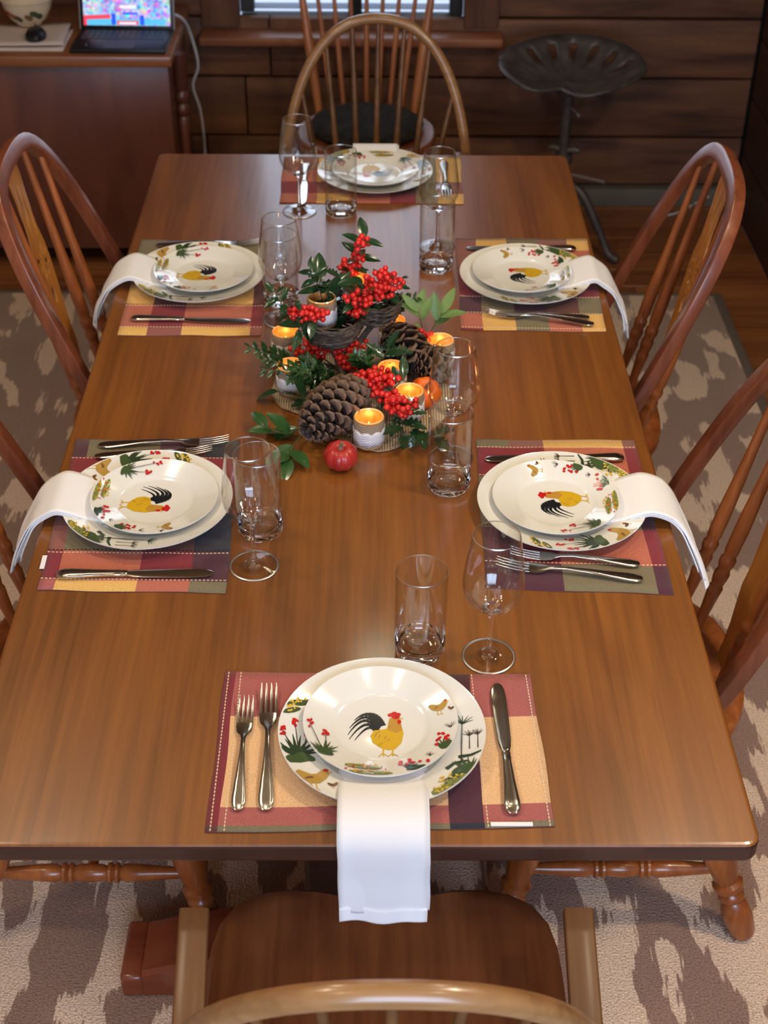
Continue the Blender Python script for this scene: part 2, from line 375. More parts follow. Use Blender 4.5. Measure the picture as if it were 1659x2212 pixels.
def rug_mat():
    mt = bpy.data.materials.new('ikat_rug'); mt.use_nodes = True
    nt = mt.node_tree; N = nt.nodes; L = nt.links; b = N['Principled BSDF']; b.inputs['Roughness'].default_value = 0.97; b.inputs['Sheen Weight'].default_value = 0.3
    tc = N.new('ShaderNodeTexCoord')
    def nz(sx, sy, det, rough=0.5, dist=0.0):
        mp = N.new('ShaderNodeMapping'); mp.inputs['Scale'].default_value = (sx, sy, 1); n = N.new('ShaderNodeTexNoise')
        n.inputs['Scale'].default_value = 1; n.inputs['Detail'].default_value = det; n.inputs['Roughness'].default_value = rough; n.inputs['Distortion'].default_value = dist
        L.new(tc.outputs['Object'], mp.inputs[0]); L.new(mp.outputs[0], n.inputs['Vector']); return n
    big = nz(12.5, 5.2, 1.0, 0.4); rag = nz(130, 15, 2.0); pile = nz(260, 260, 2.0)
    ma = N.new('ShaderNodeMath'); ma.operation = 'MULTIPLY_ADD'; ma.inputs[1].default_value = 0.22; L.new(rag.outputs['Fac'], ma.inputs[0]); L.new(big.outputs['Fac'], ma.inputs[2])
    rp = N.new('ShaderNodeValToRGB'); rp.color_ramp.elements[0].position = 0.636; rp.color_ramp.elements[0].color = c255(160, 122, 100)
    rp.color_ramp.elements[1].position = 0.655; rp.color_ramp.elements[1].color = c255(242, 206, 174)
    L.new(ma.outputs[0], rp.inputs[0])
    hs = N.new('ShaderNodeHueSaturation'); mr = N.new('ShaderNodeMapRange'); mr.inputs['From Min'].default_value = 0.25; mr.inputs['From Max'].default_value = 0.75
    mr.inputs['To Min'].default_value = 0.62; mr.inputs['To Max'].default_value = 1.25
    L.new(pile.outputs['Fac'], mr.inputs[0]); L.new(mr.outputs[0], hs.inputs['Value']); L.new(rp.outputs[0], hs.inputs['Color']); L.new(hs.outputs[0], b.inputs['Base Color'])
    bp = N.new('ShaderNodeBump'); bp.inputs['Strength'].default_value = 1.0; bp.inputs['Distance'].default_value = 0.006
    L.new(pile.outputs['Fac'], bp.inputs['Height']); L.new(bp.outputs[0], b.inputs['Normal'])
    return mt
RUG = rug_mat()
RUGEDGE = mat('rug_binding', c255(104, 92, 82), 0.95)

# ---------------------------------------------------------------- the room
XL, XR, YF, YB = -2.3, 1.31, -3.1, 2.5
def struct(name, mb, mats, label=None, **k):
    o = mb.obj(name, mats, **k); o['kind'] = 'structure'
    if label: o['label'] = label
    return o
floor = struct('floor', MB().add(*box(XL - .1, XR + .1, YF - .1, YB + .2, -0.08, -0.021)), DARKGAP, smooth=False)
rnd = random.Random(4)
y = YF; k = 0
while y < YB - 0.005:                                  # floor boards run across the room
    w = 0.118; y1 = min(y + w - 0.002, YB)
    cuts = [XL] + sorted(rnd.uniform(XL + .4, XR - .2) for _ in range(1)) + [XR] if y > 1.0 else [XL, XR]
    for a, b_ in zip(cuts, cuts[1:]):
        o = MB().add(*bevel_box(a + .0008, b_ - .0008, y, y1, -0.021, 0.0, 0.0012, 1)).obj('floor_plank', W_FLOOR, floor)
    y += w
struct('ceiling', MB().add(*box(XL - .1, XR + .1, YF - .1, YB + .2, CEIL, CEIL + .1)), CEILM, smooth=False)

# back wall of broad sawn boards, window opening between
WX0, WX1, WZ0, WZ1 = -0.415, 0.325, 0.60, 2.02
wall_back = struct('wall_back', MB().add(*box(XL - .1, WX0 - .12, YB + .03, YB + .12, 0, CEIL)).add(*box(WX1 + .11, XR + .1, YB + .03, YB + .12, 0, CEIL))
       .add(*box(WX0 - .12, WX1 + .11, YB + .03, YB + .12, 0, WZ0 - .03)).add(*box(WX0 - .12, WX1 + .11, YB + .03, YB + .12, WZ1 + .1, CEIL)), DARKGAP, smooth=False)
zs = [0.0, 0.068, 0.243, 0.45, 0.65, 0.87, 1.09, 1.31, 1.53, 1.75, 1.97, 2.19, 2.40, CEIL]
rnd = random.Random(8)
for i in range(1, len(zs) - 1):
    z0, z1 = zs[i] + .004, zs[i + 1] - .004
    spans = [(XL, XR)] if (z1 < WZ0 + .06 or z0 > WZ1 + .1) else [(XL, WX0 - .12), (WX1 + .11, XR)]
    if z1 < WZ0 + .06: spans = [(XL, -0.62 + .3 * rnd.random()), None, XR]; spans = [(XL, spans[0][1]), (spans[0][1] + .004, XR)]
    for a, b_ in spans:
        d = 0.012 * rnd.random()
        MB().add(*bevel_box(a, b_, YB - d, YB + .035, z0, z1, 0.006, 2)).obj('wall_board', W_WALL, wall_back)
tag(MB().add(*bevel_box(XL, XR, YB - .035, YB + .03, 0.0, 0.066, 0.004)).obj('baseboard_back', HEATER), kind='structure')

# side, front and left walls (boards on the right wall are in view)
wall_right = struct('wall_right', MB().add(*box(XR + .02, XR + .12, YF, YB, 0, CEIL)), DARKGAP, smooth=False)
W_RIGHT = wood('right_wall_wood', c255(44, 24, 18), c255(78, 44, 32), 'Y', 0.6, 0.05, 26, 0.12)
for i in range(13):
    z0 = i * 0.2 + .002; z1 = min((i + 1) * 0.2, CEIL) - .004
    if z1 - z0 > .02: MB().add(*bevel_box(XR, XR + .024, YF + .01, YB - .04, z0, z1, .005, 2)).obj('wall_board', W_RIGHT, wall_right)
struct('wall_left', MB().add(*box(XL - .1, XL, YF, YB, 0, CEIL)), PLASTER, smooth=False)
fw = MB()
FWX0, FWX1, FWZ0, FWZ1 = -0.5, 1.1, 0.95, 2.15
fw.add(*box(XL, FWX0, YF - .1, YF, 0, CEIL)).add(*box(FWX1, XR, YF - .1, YF, 0, CEIL)).add(*box(FWX0, FWX1, YF - .1, YF, 0, FWZ0)).add(*box(FWX0, FWX1, YF - .1, YF, FWZ1, CEIL))
struct('wall_front', fw, PLASTER, smooth=False)
w2 = struct('window_2', MB().add(*box(FWX0, FWX1, YF - .06, YF - .03, FWZ0, FWZ0 + .05)).add(*box(FWX0, FWX1, YF - .06, YF - .03, FWZ1 - .05, FWZ1))
       .add(*box(FWX0, FWX0 + .05, YF - .06, YF - .03, FWZ0, FWZ1)).add(*box(FWX1 - .05, FWX1, YF - .06, YF - .03, FWZ0, FWZ1)).add(*box(.28, .32, YF - .06, YF - .03, FWZ0, FWZ1)), W_CASE, smooth=False)

# back window: casing boards, jambs, dark sash with two panes, slats outside
win = struct('window_1', MB().add(*box(WX0, WX0 + .045, YB + .05, YB + .10, WZ0 + .05, WZ1)), SASH, smooth=False)
for nm, a in (('sash_rail', (WX0, WX1, YB + .05, YB + .10, WZ0 + .008, WZ0 + .040)), ('sash_rail', (WX0, WX1, YB + .05, YB + .10, WZ1 - .05, WZ1)),
              ('sash_stile', (WX1 - .045, WX1, YB + .05, YB + .10, WZ0 + .040, WZ1 - .05)), ('sash_stile', (-.058, -.012, YB + .05, YB + .10, WZ0 + .040, WZ1 - .05))):
    MB().add(*bevel_box(*a, 0.004)).obj(nm, SASH, win)
for a, b_ in ((WX0 + .045, -.058), (-.012, WX1 - .045)):
    MB().add(*box(a, b_, YB + .072, YB + .076, WZ0 + .040, WZ1 - .05)).obj('window_pane', GLASS, win, smooth=False)
for z in [0.640 + i * 0.034 for i in range(40)]:
    v, f = box(WX0, WX1, -.013, .013, -.0012, .0012); q = Matrix.Translation((0, YB + .155, z)) @ Matrix.Rotation(radians(28), 4, 'X')
    MB().add([q @ Vector(p) for p in v], f).obj('blind_slat', SLATS, win, smooth=False)
tag(MB().add(*bevel_box(WX0 - .125, WX0, YB - .02, YB + .05, WZ0 + .02, WZ1 + .1, .005)).obj('trim_1', W_CASE), kind='structure')
tag(MB().add(*bevel_box(WX1, WX1 + .115, YB - .02, YB + .05, WZ0 + .02, WZ1 + .1, .005)).obj('trim_2', W_CASE), kind='structure')
tag(MB().add(*bevel_box(WX0, WX1, YB - .02, YB + .05, WZ1, WZ1 + .1, .005)).obj('trim_3', W_CASE), kind='structure')
tag(MB().add(*bevel_box(-.545, .452, YB - .10, YB + .04, .58, .611, .008, 3)).obj('trim_4', W_TRIM), 'reddish wooden window sill ledge', kind='structure')
tag(MB().add(*bevel_box(WX0, WX1, YB + .04, YB + .22, .57, .604, .004)).obj('trim_5', PALE_SILL), 'weathered pale outer sill', kind='structure')
lf = MB()
for sgn in (-1, 1):
    pts = [(0, -.03), (.012, -.035), (.03, -.02), (.02, -.012), (.04, 0), (.024, .006), (.03, .022), (.012, .016), (0, .04)]
    vs = [(0, y_, .004) for _, y_ in pts] + [(sgn * x_, y_, .012 * x_ / .04) for x_, y_ in pts]
    lf.add(vs, [(i, i + 1, i + 1 + len(pts), i + len(pts)) for i in range(len(pts) - 1)])
o = lf.obj('dry_leaf', DRYLEAF); o.location = (.18, YB + .125, .606); o.rotation_euler = (0, 0, 1.4); tag(o, 'curled dry brown leaf lying outside on the window sill', 'leaf')

# rug
rg = MB().add(*bevel_box(-1.72, 1.10, -2.2, 1.768, 0.0005, 0.013, 0.004))
rug = rg.obj('area_rug', RUG); tag(rug, 'large brown and beige ikat patterned rug under the dining table', 'rug')
ed = MB()
for a in ((1.098, 1.13, -2.22, 1.79), (-1.75, -1.718, -2.22, 1.79)): ed.add(*bevel_box(a[0], a[1], a[2], a[3], .0005, .0105, .003))
ed.add(*bevel_box(-1.718, 1.098, 1.766, 1.79, .0005, .0105, .003)); ed.obj('binding', RUGEDGE, rug)

# ---------------------------------------------------------------- dining table
TL, TZ = 1.0856, 0.75
table = thing('dining_table', 'long brown wooden trestle dining table laid for six', 'table', (0, 0, 0))
def slab_bm():
    bm = bmesh.new(); v, f = box(-.5, .5, -TL, TL, TZ - .031, TZ); vs = [bm.verts.new(p) for p in v]
    for q in f: bm.faces.new([vs[i] for i in q])
    ve = [e for e in bm.edges if abs(e.verts[0].co.z - e.verts[1].co.z) > .01]
    bmesh.ops.bevel(bm, geom=ve, offset=.02, segments=5, affect='EDGES', profile=.5)
    he = [e for e in bm.edges if abs(e.verts[0].co.z - e.verts[1].co.z) < 1e-5 and len(e.link_faces) == 2 and e.calc_face_angle(0) > 1.0]
    bmesh.ops.bevel(bm, geom=he, offset=.006, segments=3, affect='EDGES', profile=.5)
    return bm
cuts = [-.6, -.392, -.268, -.136, -.012, .108, .232, .356, .6]
for a, b_ in zip(cuts, cuts[1:]):
    bm = slab_bm()
    for co, no in ((a, -1), (b_, 1)):
        g = bm.verts[:] + bm.edges[:] + bm.faces[:]
        r_ = bmesh.ops.bisect_plane(bm, geom=g, plane_co=(co, 0, 0), plane_no=(no, 0, 0), clear_outer=True)
        es = [e for e in r_['geom_cut'] if isinstance(e, bmesh.types.BMEdge)]
        if es: bmesh.ops.holes_fill(bm, edges=es)
    bmesh.ops.recalc_face_normals(bm, faces=bm.faces)
    me = bpy.data.meshes.new('top_board')
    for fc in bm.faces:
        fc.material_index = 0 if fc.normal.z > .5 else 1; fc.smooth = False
    bm.to_mesh(me); bm.free(); me.materials.append(W_TABLE); me.materials.append(W_TABLE_SHADE)
    link('top_board', me, table)
for s in (-1, 1):
    yc = s * .725
    # arched sled foot
    v = []; f = []; n = 16; hl = .305
    for i in range(n + 1):
        x = -hl + 2 * hl * i / n - .055; t = abs(2 * i / n - 1); zt = .06 + .06 * (1 - t ** 1.6); wd = .056 + .006 * (1 - t)
        for (yy, zz) in ((-wd, .002 + .012 * (1 - t)), (-wd, zt - .008), (-wd + .008, zt), (wd - .008, zt), (wd, zt - .008), (wd, .002 + .012 * (1 - t))): v.append((x, yc + yy, zz + .012))
    for i in range(n):
        for k in range(6): f.append((i * 6 + k, i * 6 + (k + 1) % 6, i * 6 + 6 + (k + 1) % 6, i * 6 + 6 + k))
    f += [tuple(range(6)), tuple(n * 6 + k for k in range(6))]
    MB().add(v, f).obj('trestle_foot', W_FOOT, table, angle=30)
    for sx in (-1, 1):
        x0 = -.055 + sx * hl
        MB().add(*bevel_box(x0 - .035 * (sx < 0) - .002, x0 + .035 * (sx > 0) + .002, yc - .060, yc + .060, .0135, .066, .008, 3)).obj('foot_cap', W_FOOT, table)
    MB().add(*bevel_box(-.082, .085, yc - .035, yc + .035, .12, TZ - .08, .008)).obj('trestle_post', W_TABLE_SHADE, table)
    MB().add(*bevel_box(-.36, .36, yc - .05, yc + .05, TZ - .085, TZ - .032, .01)).obj('top_cleat', W_TABLE_SHADE, table)
MB().add(*bevel_box(-.02, .02, -.67, .67, .24, .36, .006)).obj('long_stretcher', W_TABLE_SHADE, table)

# ---------------------------------------------------------------- chairs
def seat_mesh(rx, ry, th, nose=.3, dish=.012, pommel=.0, pw=2.6, zt=.45, back=1.0):
    n = 48; rings = [0, .3, .55, .75, .9, .97, 1.0]
    v = []; f = []
    def pt(k, rr, z, shrink=0):
        a = 2 * pi * k / n; c, s = cos(a), sin(a)
        R = (abs(c) ** pw + abs(s) ** pw) ** (-1 / pw)
        x = rx * R * c; y_ = ry * R * s
        if y_ < 0: x *= 1 - (1 - back) * (y_ / ry) ** 2
        if y_ > 0: y_ -= pommel * math.exp(-(x / .075) ** 2) * (y_ / ry) ** 3
        L = math.hypot(x, y_); q = rr * (1 - shrink / L)
        return (x * q, y_ * q, z)
    for ri, rr in enumerate(rings):
        for k in range(n):
            y_ = pt(k, rr, 0)[1]
            zz = zt - dish * (1 - rr ** 2) ** 1.0 * (1.0 if y_ < .5 * ry else 1.0)
            if rr == 1.0: zz = zt - .006
            v.append(pt(k, rr, zz))
    for k in range(n): v.append(pt(k, 1.0, zt - th * .55, -.002))
    for k in range(n): v.append(pt(k, 1.0, zt - th, .022))
    m_ = len(rings) + 2
    for i in range(1, m_ - 1):
        for k in range(n): f.append((i * n + k, i * n + (k + 1) % n, (i + 1) * n + (k + 1) % n, (i + 1) * n + k))
    for k in range(n): f.append((0, n + k, n + (k + 1) % n))
    f.append(tuple((m_ - 1) * n + k for k in range(n)))
    # weld the centre ring
    f = [tuple(0 if i < n else i for i in q) for q in f]
    used = sorted({i for q in f for i in q}); mp = {o_: i for i, o_ in enumerate(used)}
    return [v[i] for i in used], [tuple(mp[i] for i in q) for q in f]

def bow_points(w, h, n_, lean, y0, z0, base=None, N=56):
    out = []
    for i in range(N + 1):
        t = pi * i / N; c, s = cos(t), sin(t)
        u = w * math.copysign(abs(c) ** n_, c); vv = h * max(s, 0) ** n_
        if base is not None and vv < .3 * h: u = math.copysign(abs(u) * (base / w + (1 - base / w) * min(1, (vv / (.3 * h))) ** .8), u)
        out.append(Vector((u, y0 - vv * sin(lean), z0 + vv * cos(lean))))
    # resample evenly
    L = [0]
    for a, b_ in zip(out, out[1:]): L.append(L[-1] + (b_ - a).length)
    res = []; j = 0
    for i in range(N + 1):
        d = L[-1] * i / N
        while j < len(L) - 2 and L[j + 1] < d: j += 1
        t = (d - L[j]) / max(L[j + 1] - L[j], 1e-9); res.append(out[j].lerp(out[j + 1], min(max(t, 0), 1)))
    for _ in range(2): res = [res[0]] + [(res[i - 1] + res[i] * 2 + res[i + 1]) / 4 for i in range(1, N)] + [res[-1]]
    return res
def bow_mesh(pts, lean, a, b_, r):
    nrm = Vector((0, -cos(lean), -sin(lean))); fr = []
    for i in range(len(pts)):
        t = (pts[min(i + 1, len(pts) - 1)] - pts[max(i - 1, 0)]).normalized()
        fr.append((t.cross(nrm).normalized(), nrm))
    return sweep(pts, fr, rsect(a, b_, r))
def on_bow(pts, x):
    """upper bow point at a sideways distance"""
    best = None
    for a, b_ in zip(pts, pts[1:]):
        if (a.x - x) * (b_.x - x) <= 0 and abs(a.x - b_.x) > 1e-6:
            q = a.lerp(b_, (x - a.x) / (b_.x - a.x))
            if best is None or q.z > best.z: best = q
    return best

SPIN = [(0, .007), (.04, .0075), (.16, .0118), (.19, .0132), (.2, .0105), (.225, .0132), (.245, .0138), (.26, .0108), (.28, .014), (.30, .0142), (.31, .011), (.33, .0128), (.40, .0132), (.46, .0125), (.62, .0096), (.82, .0075), (1, .0065)]
LEGP = [(t_, r_ * 1.17) for t_, r_ in [(0, .017), (.015, .0195), (.05, .0215), (.10, .0235), (.16, .0215), (.185, .0165), (.2, .0205), (.215, .0205), (.23, .0165), (.245, .0225), (.27, .0235), (.285, .018), (.31, .0195), (.40, .0255), (.52, .0262), (.62, .023), (.64, .0182), (.655, .0215), (.68, .0215), (.70, .0175), (.78, .0185), (1, .0165)]]
STRP = [(0, .0085), (.06, .0095), (.26, .0150), (.33, .0158), (.355, .0118), (.365, .0175), (.378, .0175), (.388, .0125), (.40, .0175), (.413, .0175), (.423, .012), (.44, .0145), (.5, .0165), (.56, .0145), (.577, .012), (.587, .0175), (.60, .0175), (.612, .0125), (.622, .0175), (.635, .0175), (.645, .0118), (.67, .0158), (.74, .0150), (.94, .0095), (1, .0085)]
MIDP = [(0, .0085), (.2, .0115), (.5, .0155), (.8, .0115), (1, .0085)]

def legs(root, wd, fx, ytop, yfoot_f, yfoot_r, ztop=.42, zst=.17):
    """four splayed turned legs, side stretchers and a middle stretcher"""
    ends = {}
    for sx in (-1, 1):
        for fr, (yt, yf) in (('f', (ytop, yfoot_f)), ('r', (-ytop, -yfoot_r))):
            foot = Vector((sx * fx, yf, .0175)); top = Vector((sx * wd, yt, ztop))
            MB().add(*turned(foot, top, LEGP)).obj('leg', W_CHAIR, root)
            ends[sx, fr] = foot.lerp(top, (zst - .0135) / (ztop - .0135))
        MB().add(*turned(ends[sx, 'r'], ends[sx, 'f'], STRP, 16)).obj('side_stretcher', W_CHAIR, root)
    a = (ends[-1, 'r'] + ends[-1, 'f']) / 2; b_ = (ends[1, 'r'] + ends[1, 'f']) / 2
    MB().add(*turned(a, b_, MIDP)).obj('middle_stretcher', W_CHAIR, root)

def splat_loops(h):
    """pierced fiddle splat, h tall: outline then holes"""
    prof = [(0, .021), (.05, .020), (.10, .0235), (.15, .034), (.19, .040), (.24, .036), (.30, .039), (.36, .046), (.43, .049), (.50, .047), (.56, .040), (.62, .0325), (.68, .031), (.74, .034), (.80, .0335), (.86, .037), (.91, .039), (.96, .0335), (1.0, .028)]
    q_ = lambda t: t * 1.404 if t < .445 else .625 + (t - .445) * .375 / .555
    prof = [(q_(t), w_) for t, w_ in prof]
    L = [(-w_, t * h) for t, w_ in prof] + [(w_, t * h) for t, w_ in reversed(prof)]
    holes = []
    cx, cz = 0, .625 * h
    for k in range(8):                                 # ring of petals
        a = k * pi / 4 + pi / 8; ca, sa = cos(a), sin(a); r0, r1, wq = .0115, .040, .0085
        q = []
        for j in range(12):
            b_ = 2 * pi * j / 12; l_ = (r0 + r1) / 2 + (r1 - r0) / 2 * cos(b_); w_ = wq * sin(b_) * (.75 + .25 * cos(b_))
            q.append((cx + l_ * ca - w_ * sa, cz + l_ * sa + w_ * ca))
        holes.append(q)
    q = []                                             # small oval below
    for j in range(14): b_ = 2 * pi * j / 14; q.append((.012 * sin(b_), .49 * h + .022 * cos(b_)))
    holes.append(q)
    for sx in (-1, 1):                                 # two wavy slots above
        up = []; dn = []
        for j in range(15):
            t = j / 14; z_ = (.715 + .24 * t) * h; xm = sx * (.0145 + .0035 * sin(t * 9)); w_ = .0078 * sin(pi * t) ** .6 + .0002
            up.append((xm + w_, z_)); dn.append((xm - w_, z_))
        holes.append(up + dn[::-1])
    return [L] + holes

def side_chair(name):
    root = thing(name, '', 'chair')
    MB().add(*seat_mesh(.235, .225, .04, dish=.014, pw=2.5, back=.92)).obj('seat', W_CHAIR, root)
    lean, y0, z0 = .40, -.05, .435
    bp = bow_points(.25, .625, .55, lean, y0, z0, base=.205)
    MB().add(*bow_mesh(bp, lean, .0165, .0125, .0028)).obj('bow', W_BOW, root)
    for x in (-.168, -.098, .098, .168):
        top = on_bow(bp, x * 1.02); base = Vector((x * .84, -.185 + abs(x) * .22, .44))
        MB().add(*turned(base, top - (top - base).normalized() * .008, SPIN, 12)).obj('spindle', W_CHAIR, root)
    top = on_bow(bp, 0); base = Vector((0, -.192, .44)); d = top - base
    v, f = flat_extrude(splat_loops(d.length - .01), .0045, 'splat')
    ang = math.atan2(-d.y, d.z); q = Matrix.Translation(base) @ Matrix.Rotation(ang, 4, 'X')
    MB().add([q @ Vector(p) for p in v], f).obj('splat', W_SPLAT_LIT, root, smooth=False)
    legs(root, .145, .235, .105, .175, .25, zst=.152)
    return root
proto = side_chair('dining_chair')
for i, (x, y_, rz, lab) in enumerate(((.432, -.422, pi / 2, 'pierced-splat bow-back chair at the plate whose fork tines show through a wine glass'),
        (.426, .394, pi / 2 - .05, 'pierced-splat bow-back chair beside the iron tractor-seat stool end of table'),
        (-.398, .413, -pi / 2, 'pierced-splat bow-back chair in front of the dark laptop desk'),
        (-.432, -.432, -pi / 2, 'bow-back side chair opposite, by the plate with mat tag, mostly cut off'))):
    o = proto if i == 0 else copy_tree(proto)
    o.location = (x, y_, 0); o.rotation_euler = (0, 0, rz); tag(o, lab, 'chair', 'side chairs along the table')

SP2 = [(0, .0075), (.12, .0095), (.35, .0095), (.7, .0072), (1, .0055)]
def arm_chair(name, label, loc, rz, near):
    root = thing(name, label, 'chair', loc, rz, 'bow-back armchairs at the table ends')
    MB().add(*seat_mesh(.243, .238, .042, dish=.012, pommel=.026, pw=5.0, back=.80)).obj('seat', W_SEAT, root)
    lean, y0, z0 = (.42, -.066, .43) if near else (.249, -.165, .43)
    bp = bow_points(.25, .59 if near else .557, .83, lean, y0, z0, base=.235)
    MB().add(*bow_mesh(bp, lean, .0135, .0135, .0125)).obj('bow', W_OAK, root)
    for i, x in enumerate((-.2, -.135, -.068, 0, .068, .135, .2)):
        top = on_bow(bp, x); base = Vector((x * .62, -.19 + abs(x) * .10, .44))
        MB().add(*turned(base, top, SP2, 10)).obj('spindle', W_OAK_ARM, root)
    for s in (-1, 1):
        pts = [Vector((s * (.238 - .012 * t), .03 - .215 * t, .655)) for t in [i / 12 for i in range(13)]]
        fr = [(Vector((1, 0, 0)), Vector((0, 0, 1)))] * 13
        v, f = sweep(pts, fr, rsect(.0185, .009, .0035))
        MB().add(v, f).obj('armrest', W_OAK_ARM, root)
        MB().add(*turned((s * .205, -.10, .43), (s * .236, -.085, .65), [(0, .009), (.2, .013), (.45, .0145), (.5, .010), (.55, .0145), (.8, .011), (1, .008)], 12)).obj('arm_post', W_OAK_ARM, root)
    legs(root, .14, .205, .13, .19, .225)
    return root
arm_chair('windsor_armchair', 'bow-back armchair with dark plank seat below the hanging white napkin', (.042, -1.14, 0), 0, True)
arm_chair('windsor_armchair', 'oak bow-back armchair in front of the spindle chair with black cushion', (.020, 1.142, 0), pi - .06, False)

# fan-back chair under the window, facing the table, black cushion
fan = thing('fan_back_chair', 'tall fan-back spindle chair under the window holding a black cushion', 'chair', (.005, 2.02, 0), pi + .0)
MB().add(*seat_mesh(.215, .205, .04, pw=2.4, back=.88)).obj('seat', W_SEAT, fan)
for s in (-1, 1):
    MB().add(*turned((s * .15, -.145, .44), (s * .205, -.225, .83), [(0, .011), (.25, .015), (.55, .0155), (.85, .012), (1, .010)], 14)).obj('back_post', W_REAR, fan)
for k in range(7):
    x = -.108 + .036 * k
    MB().add(*turned((x * 1.0, -.165 - .012 * cos(x * 12), .44), (x * 1.46, -.235, .835), [(0, .0065), (.3, .0088), (.6, .0085), (1, .0055)], 10)).obj('spindle', W_REAR, fan)
cp = [Vector((-.255 + .51 * t, -.225 - .03 * sin(pi * t), .862)) for t in [i / 20 for i in range(21)]]
MB().add(*sweep(cp, [(Vector((0, 1, 0)), Vector((0, 0, 1)))] * 21, rsect(.009, .045, .006))).obj('crest_rail', W_REAR, fan)
legs(fan, .13, .19, .12, .17, .19)
cu = MB(); n = 40; prof = [(0.0, .034), (.06, .033), (.11, .034), (.15, .032), (.172, .022), (.178, .012), (.170, .002), (.1, .0)]
v, f = lathe(prof, n)
v = [(x + .003 * sin(9 * math.atan2(y_, x)) * (x * x + y_ * y_) / .03, y_ * .98, z + .003 * sin(70 * x) * sin(64 * y_ + 1)) for x, y_, z in v]
cu.add(v, f)
cush = cu.obj('seat_cushion', CUSH); cush.location = (.005, 2.025, .4515); tag(cush, 'round black textured cushion on the spindle chair seat', 'cushion')

# ---------------------------------------------------------------- placemats
YARN = dict(t=c255(182, 100, 76), b=c255(128, 34, 44), g=c255(222, 172, 92), o=c255(118, 106, 78), p=c255(78, 34, 46), c=c255(224, 178, 128), n=c255(40, 38, 48), m=c255(142, 84, 74), k=c255(96, 52, 44), l=c255(168, 90, 84))
def placemat(label, corners, ub, vb, rows, stitches, zt=.7522):
    """corners = back left, back right, front right, front left; rows of yarn letters from back to front"""
    A, B, Cc, D = [Vector((x, y_, 0)) for x, y_ in corners]
    cen = (A + B + Cc + D) / 4
    root = thing('placemat', label, 'placemat', (cen.x, cen.y, TZ), 0, 'plaid placemats')
    def at(u, v_):
        q = A.lerp(B, u).lerp(D.lerp(Cc, u), v_) - cen; return q
    def lines(br, n):
        out = []
        for a, b_ in zip(br, br[1:]):
            k = max(1, round((b_ - a) * n)); out += [(a + (b_ - a) * i / k) for i in range(k)]
        return out + [br[-1]]
    us = lines(ub, 22); vs = lines(vb, 18)
    rr = random.Random(len(label)); ph = rr.random() * 6
    V = []; F = []; cols = []
    def zr(u, v_): return .0013 + .0005 * sin(17 * u + ph) * sin(13 * v_ + 2 * ph) + .0006 * (abs(2 * u - 1) ** 8 + abs(2 * v_ - 1) ** 8)
    nu = len(us)
    for v_ in vs:
        for u in us:
            q = at(u, v_); q.x += .0012 * sin(9 * v_ + ph); q.y += .0012 * sin(11 * u + ph); V.append((q.x, q.y, zr(u, v_)))
    top = len(V); V += [(x, y_, .0002) for x, y_, z in V]
    for j in range(len(vs) - 1):
        for i in range(nu - 1):
            um, vm = (us[i] + us[i + 1]) / 2, (vs[j] + vs[j + 1]) / 2
            r_ = max(k for k in range(len(vb) - 1) if vb[k] <= vm); c_ = max(k for k in range(len(ub) - 1) if ub[k] <= um)
            a = j * nu + i; F.append((a, a + nu, a + nu + 1, a + 1)); cols.append(YARN[rows[r_][c_]])
    def wall(a, b_, col): F.append((a, b_, b_ + top, a + top)); cols.append(col)
    for i in range(nu - 1): wall(i, i + 1, YARN['k']); wall((len(vs) - 1) * nu + i + 1, (len(vs) - 1) * nu + i, YARN['k'])
    for j in range(len(vs) - 1): wall(j * nu + nu, j * nu, YARN['k']); wall(j * nu + nu - 1, (j + 1) * nu + nu - 1, YARN['k'])
    me = bpy.data.meshes.new('cloth'); me.from_pydata(V, [], F); me.materials.append(PLAID)
    at_ = me.color_attributes.new('yarn', 'FLOAT_COLOR', 'CORNER')
    for pl, c_ in zip(me.polygons, cols):
        pl.use_smooth = True
        for li in pl.loop_indices: at_.data[li].color = c_
    cl = link('cloth', me, root)
    sb = MB()
    for kind, pos, dk in stitches:
        L_ = (B - A).length if kind == 'v' else (D - A).length
        n = int(L_ / .0062)
        for i in range(n):
            t = (i + .5) / n
            u, v_ = (t, pos) if kind == 'v' else (pos, t)
            q = at(u, v_); d = ((B - A) if kind == 'v' else (D - A)).normalized(); w = Vector((-d.y, d.x, 0)); z_ = zr(u, v_)
            e = [q + d * a * .0019 + w * b_ * .0007 for a, b_ in ((-1, -1), (1, -1), (1, 1), (-1, 1))]
            sb.add([(p.x, p.y, z_) for p in e] + [(p.x, p.y, z_ + .0007) for p in e], [(4, 5, 6, 7), (0, 1, 5, 4), (1, 2, 6, 5), (2, 3, 7, 6), (3, 0, 4, 7)], dk)
    st = sb.obj('stitching', [STITCH, STITCHD], cl, smooth=False); st['kind'] = 'stuff'
    return root
placemat('terracotta and peach plaid placemat under the plate with the hanging napkin', [(-.180, -.778), (.243, -.783), (.25, -1.057), (-.18, -1.066)], [0, .035, .1, .16, .70, .80, .815, 1], [0, .30, .86, .965, 1],
         ['blllpll', 'bcccpcc', 'blllpll', 'kooonoo'], [('h', .012, 0), ('h', .052, 0), ('h', .807, 0), ('h', .985, 0)])
placemat('burgundy and olive plaid placemat with a white sewn tag at its edge', [(-.486, -.195), (-.205, -.193), (-.194, -.606), (-.475, -.601)], [0, .085, .52, .80, 1], [0, .13, .45, .76, .935, 1],
         ['popn', 'bbtb', 'mokn', 'btbp', 'lgto'], [('v', .135, 0), ('v', .755, 1), ('v', .77, 0), ('v', .93, 0)])
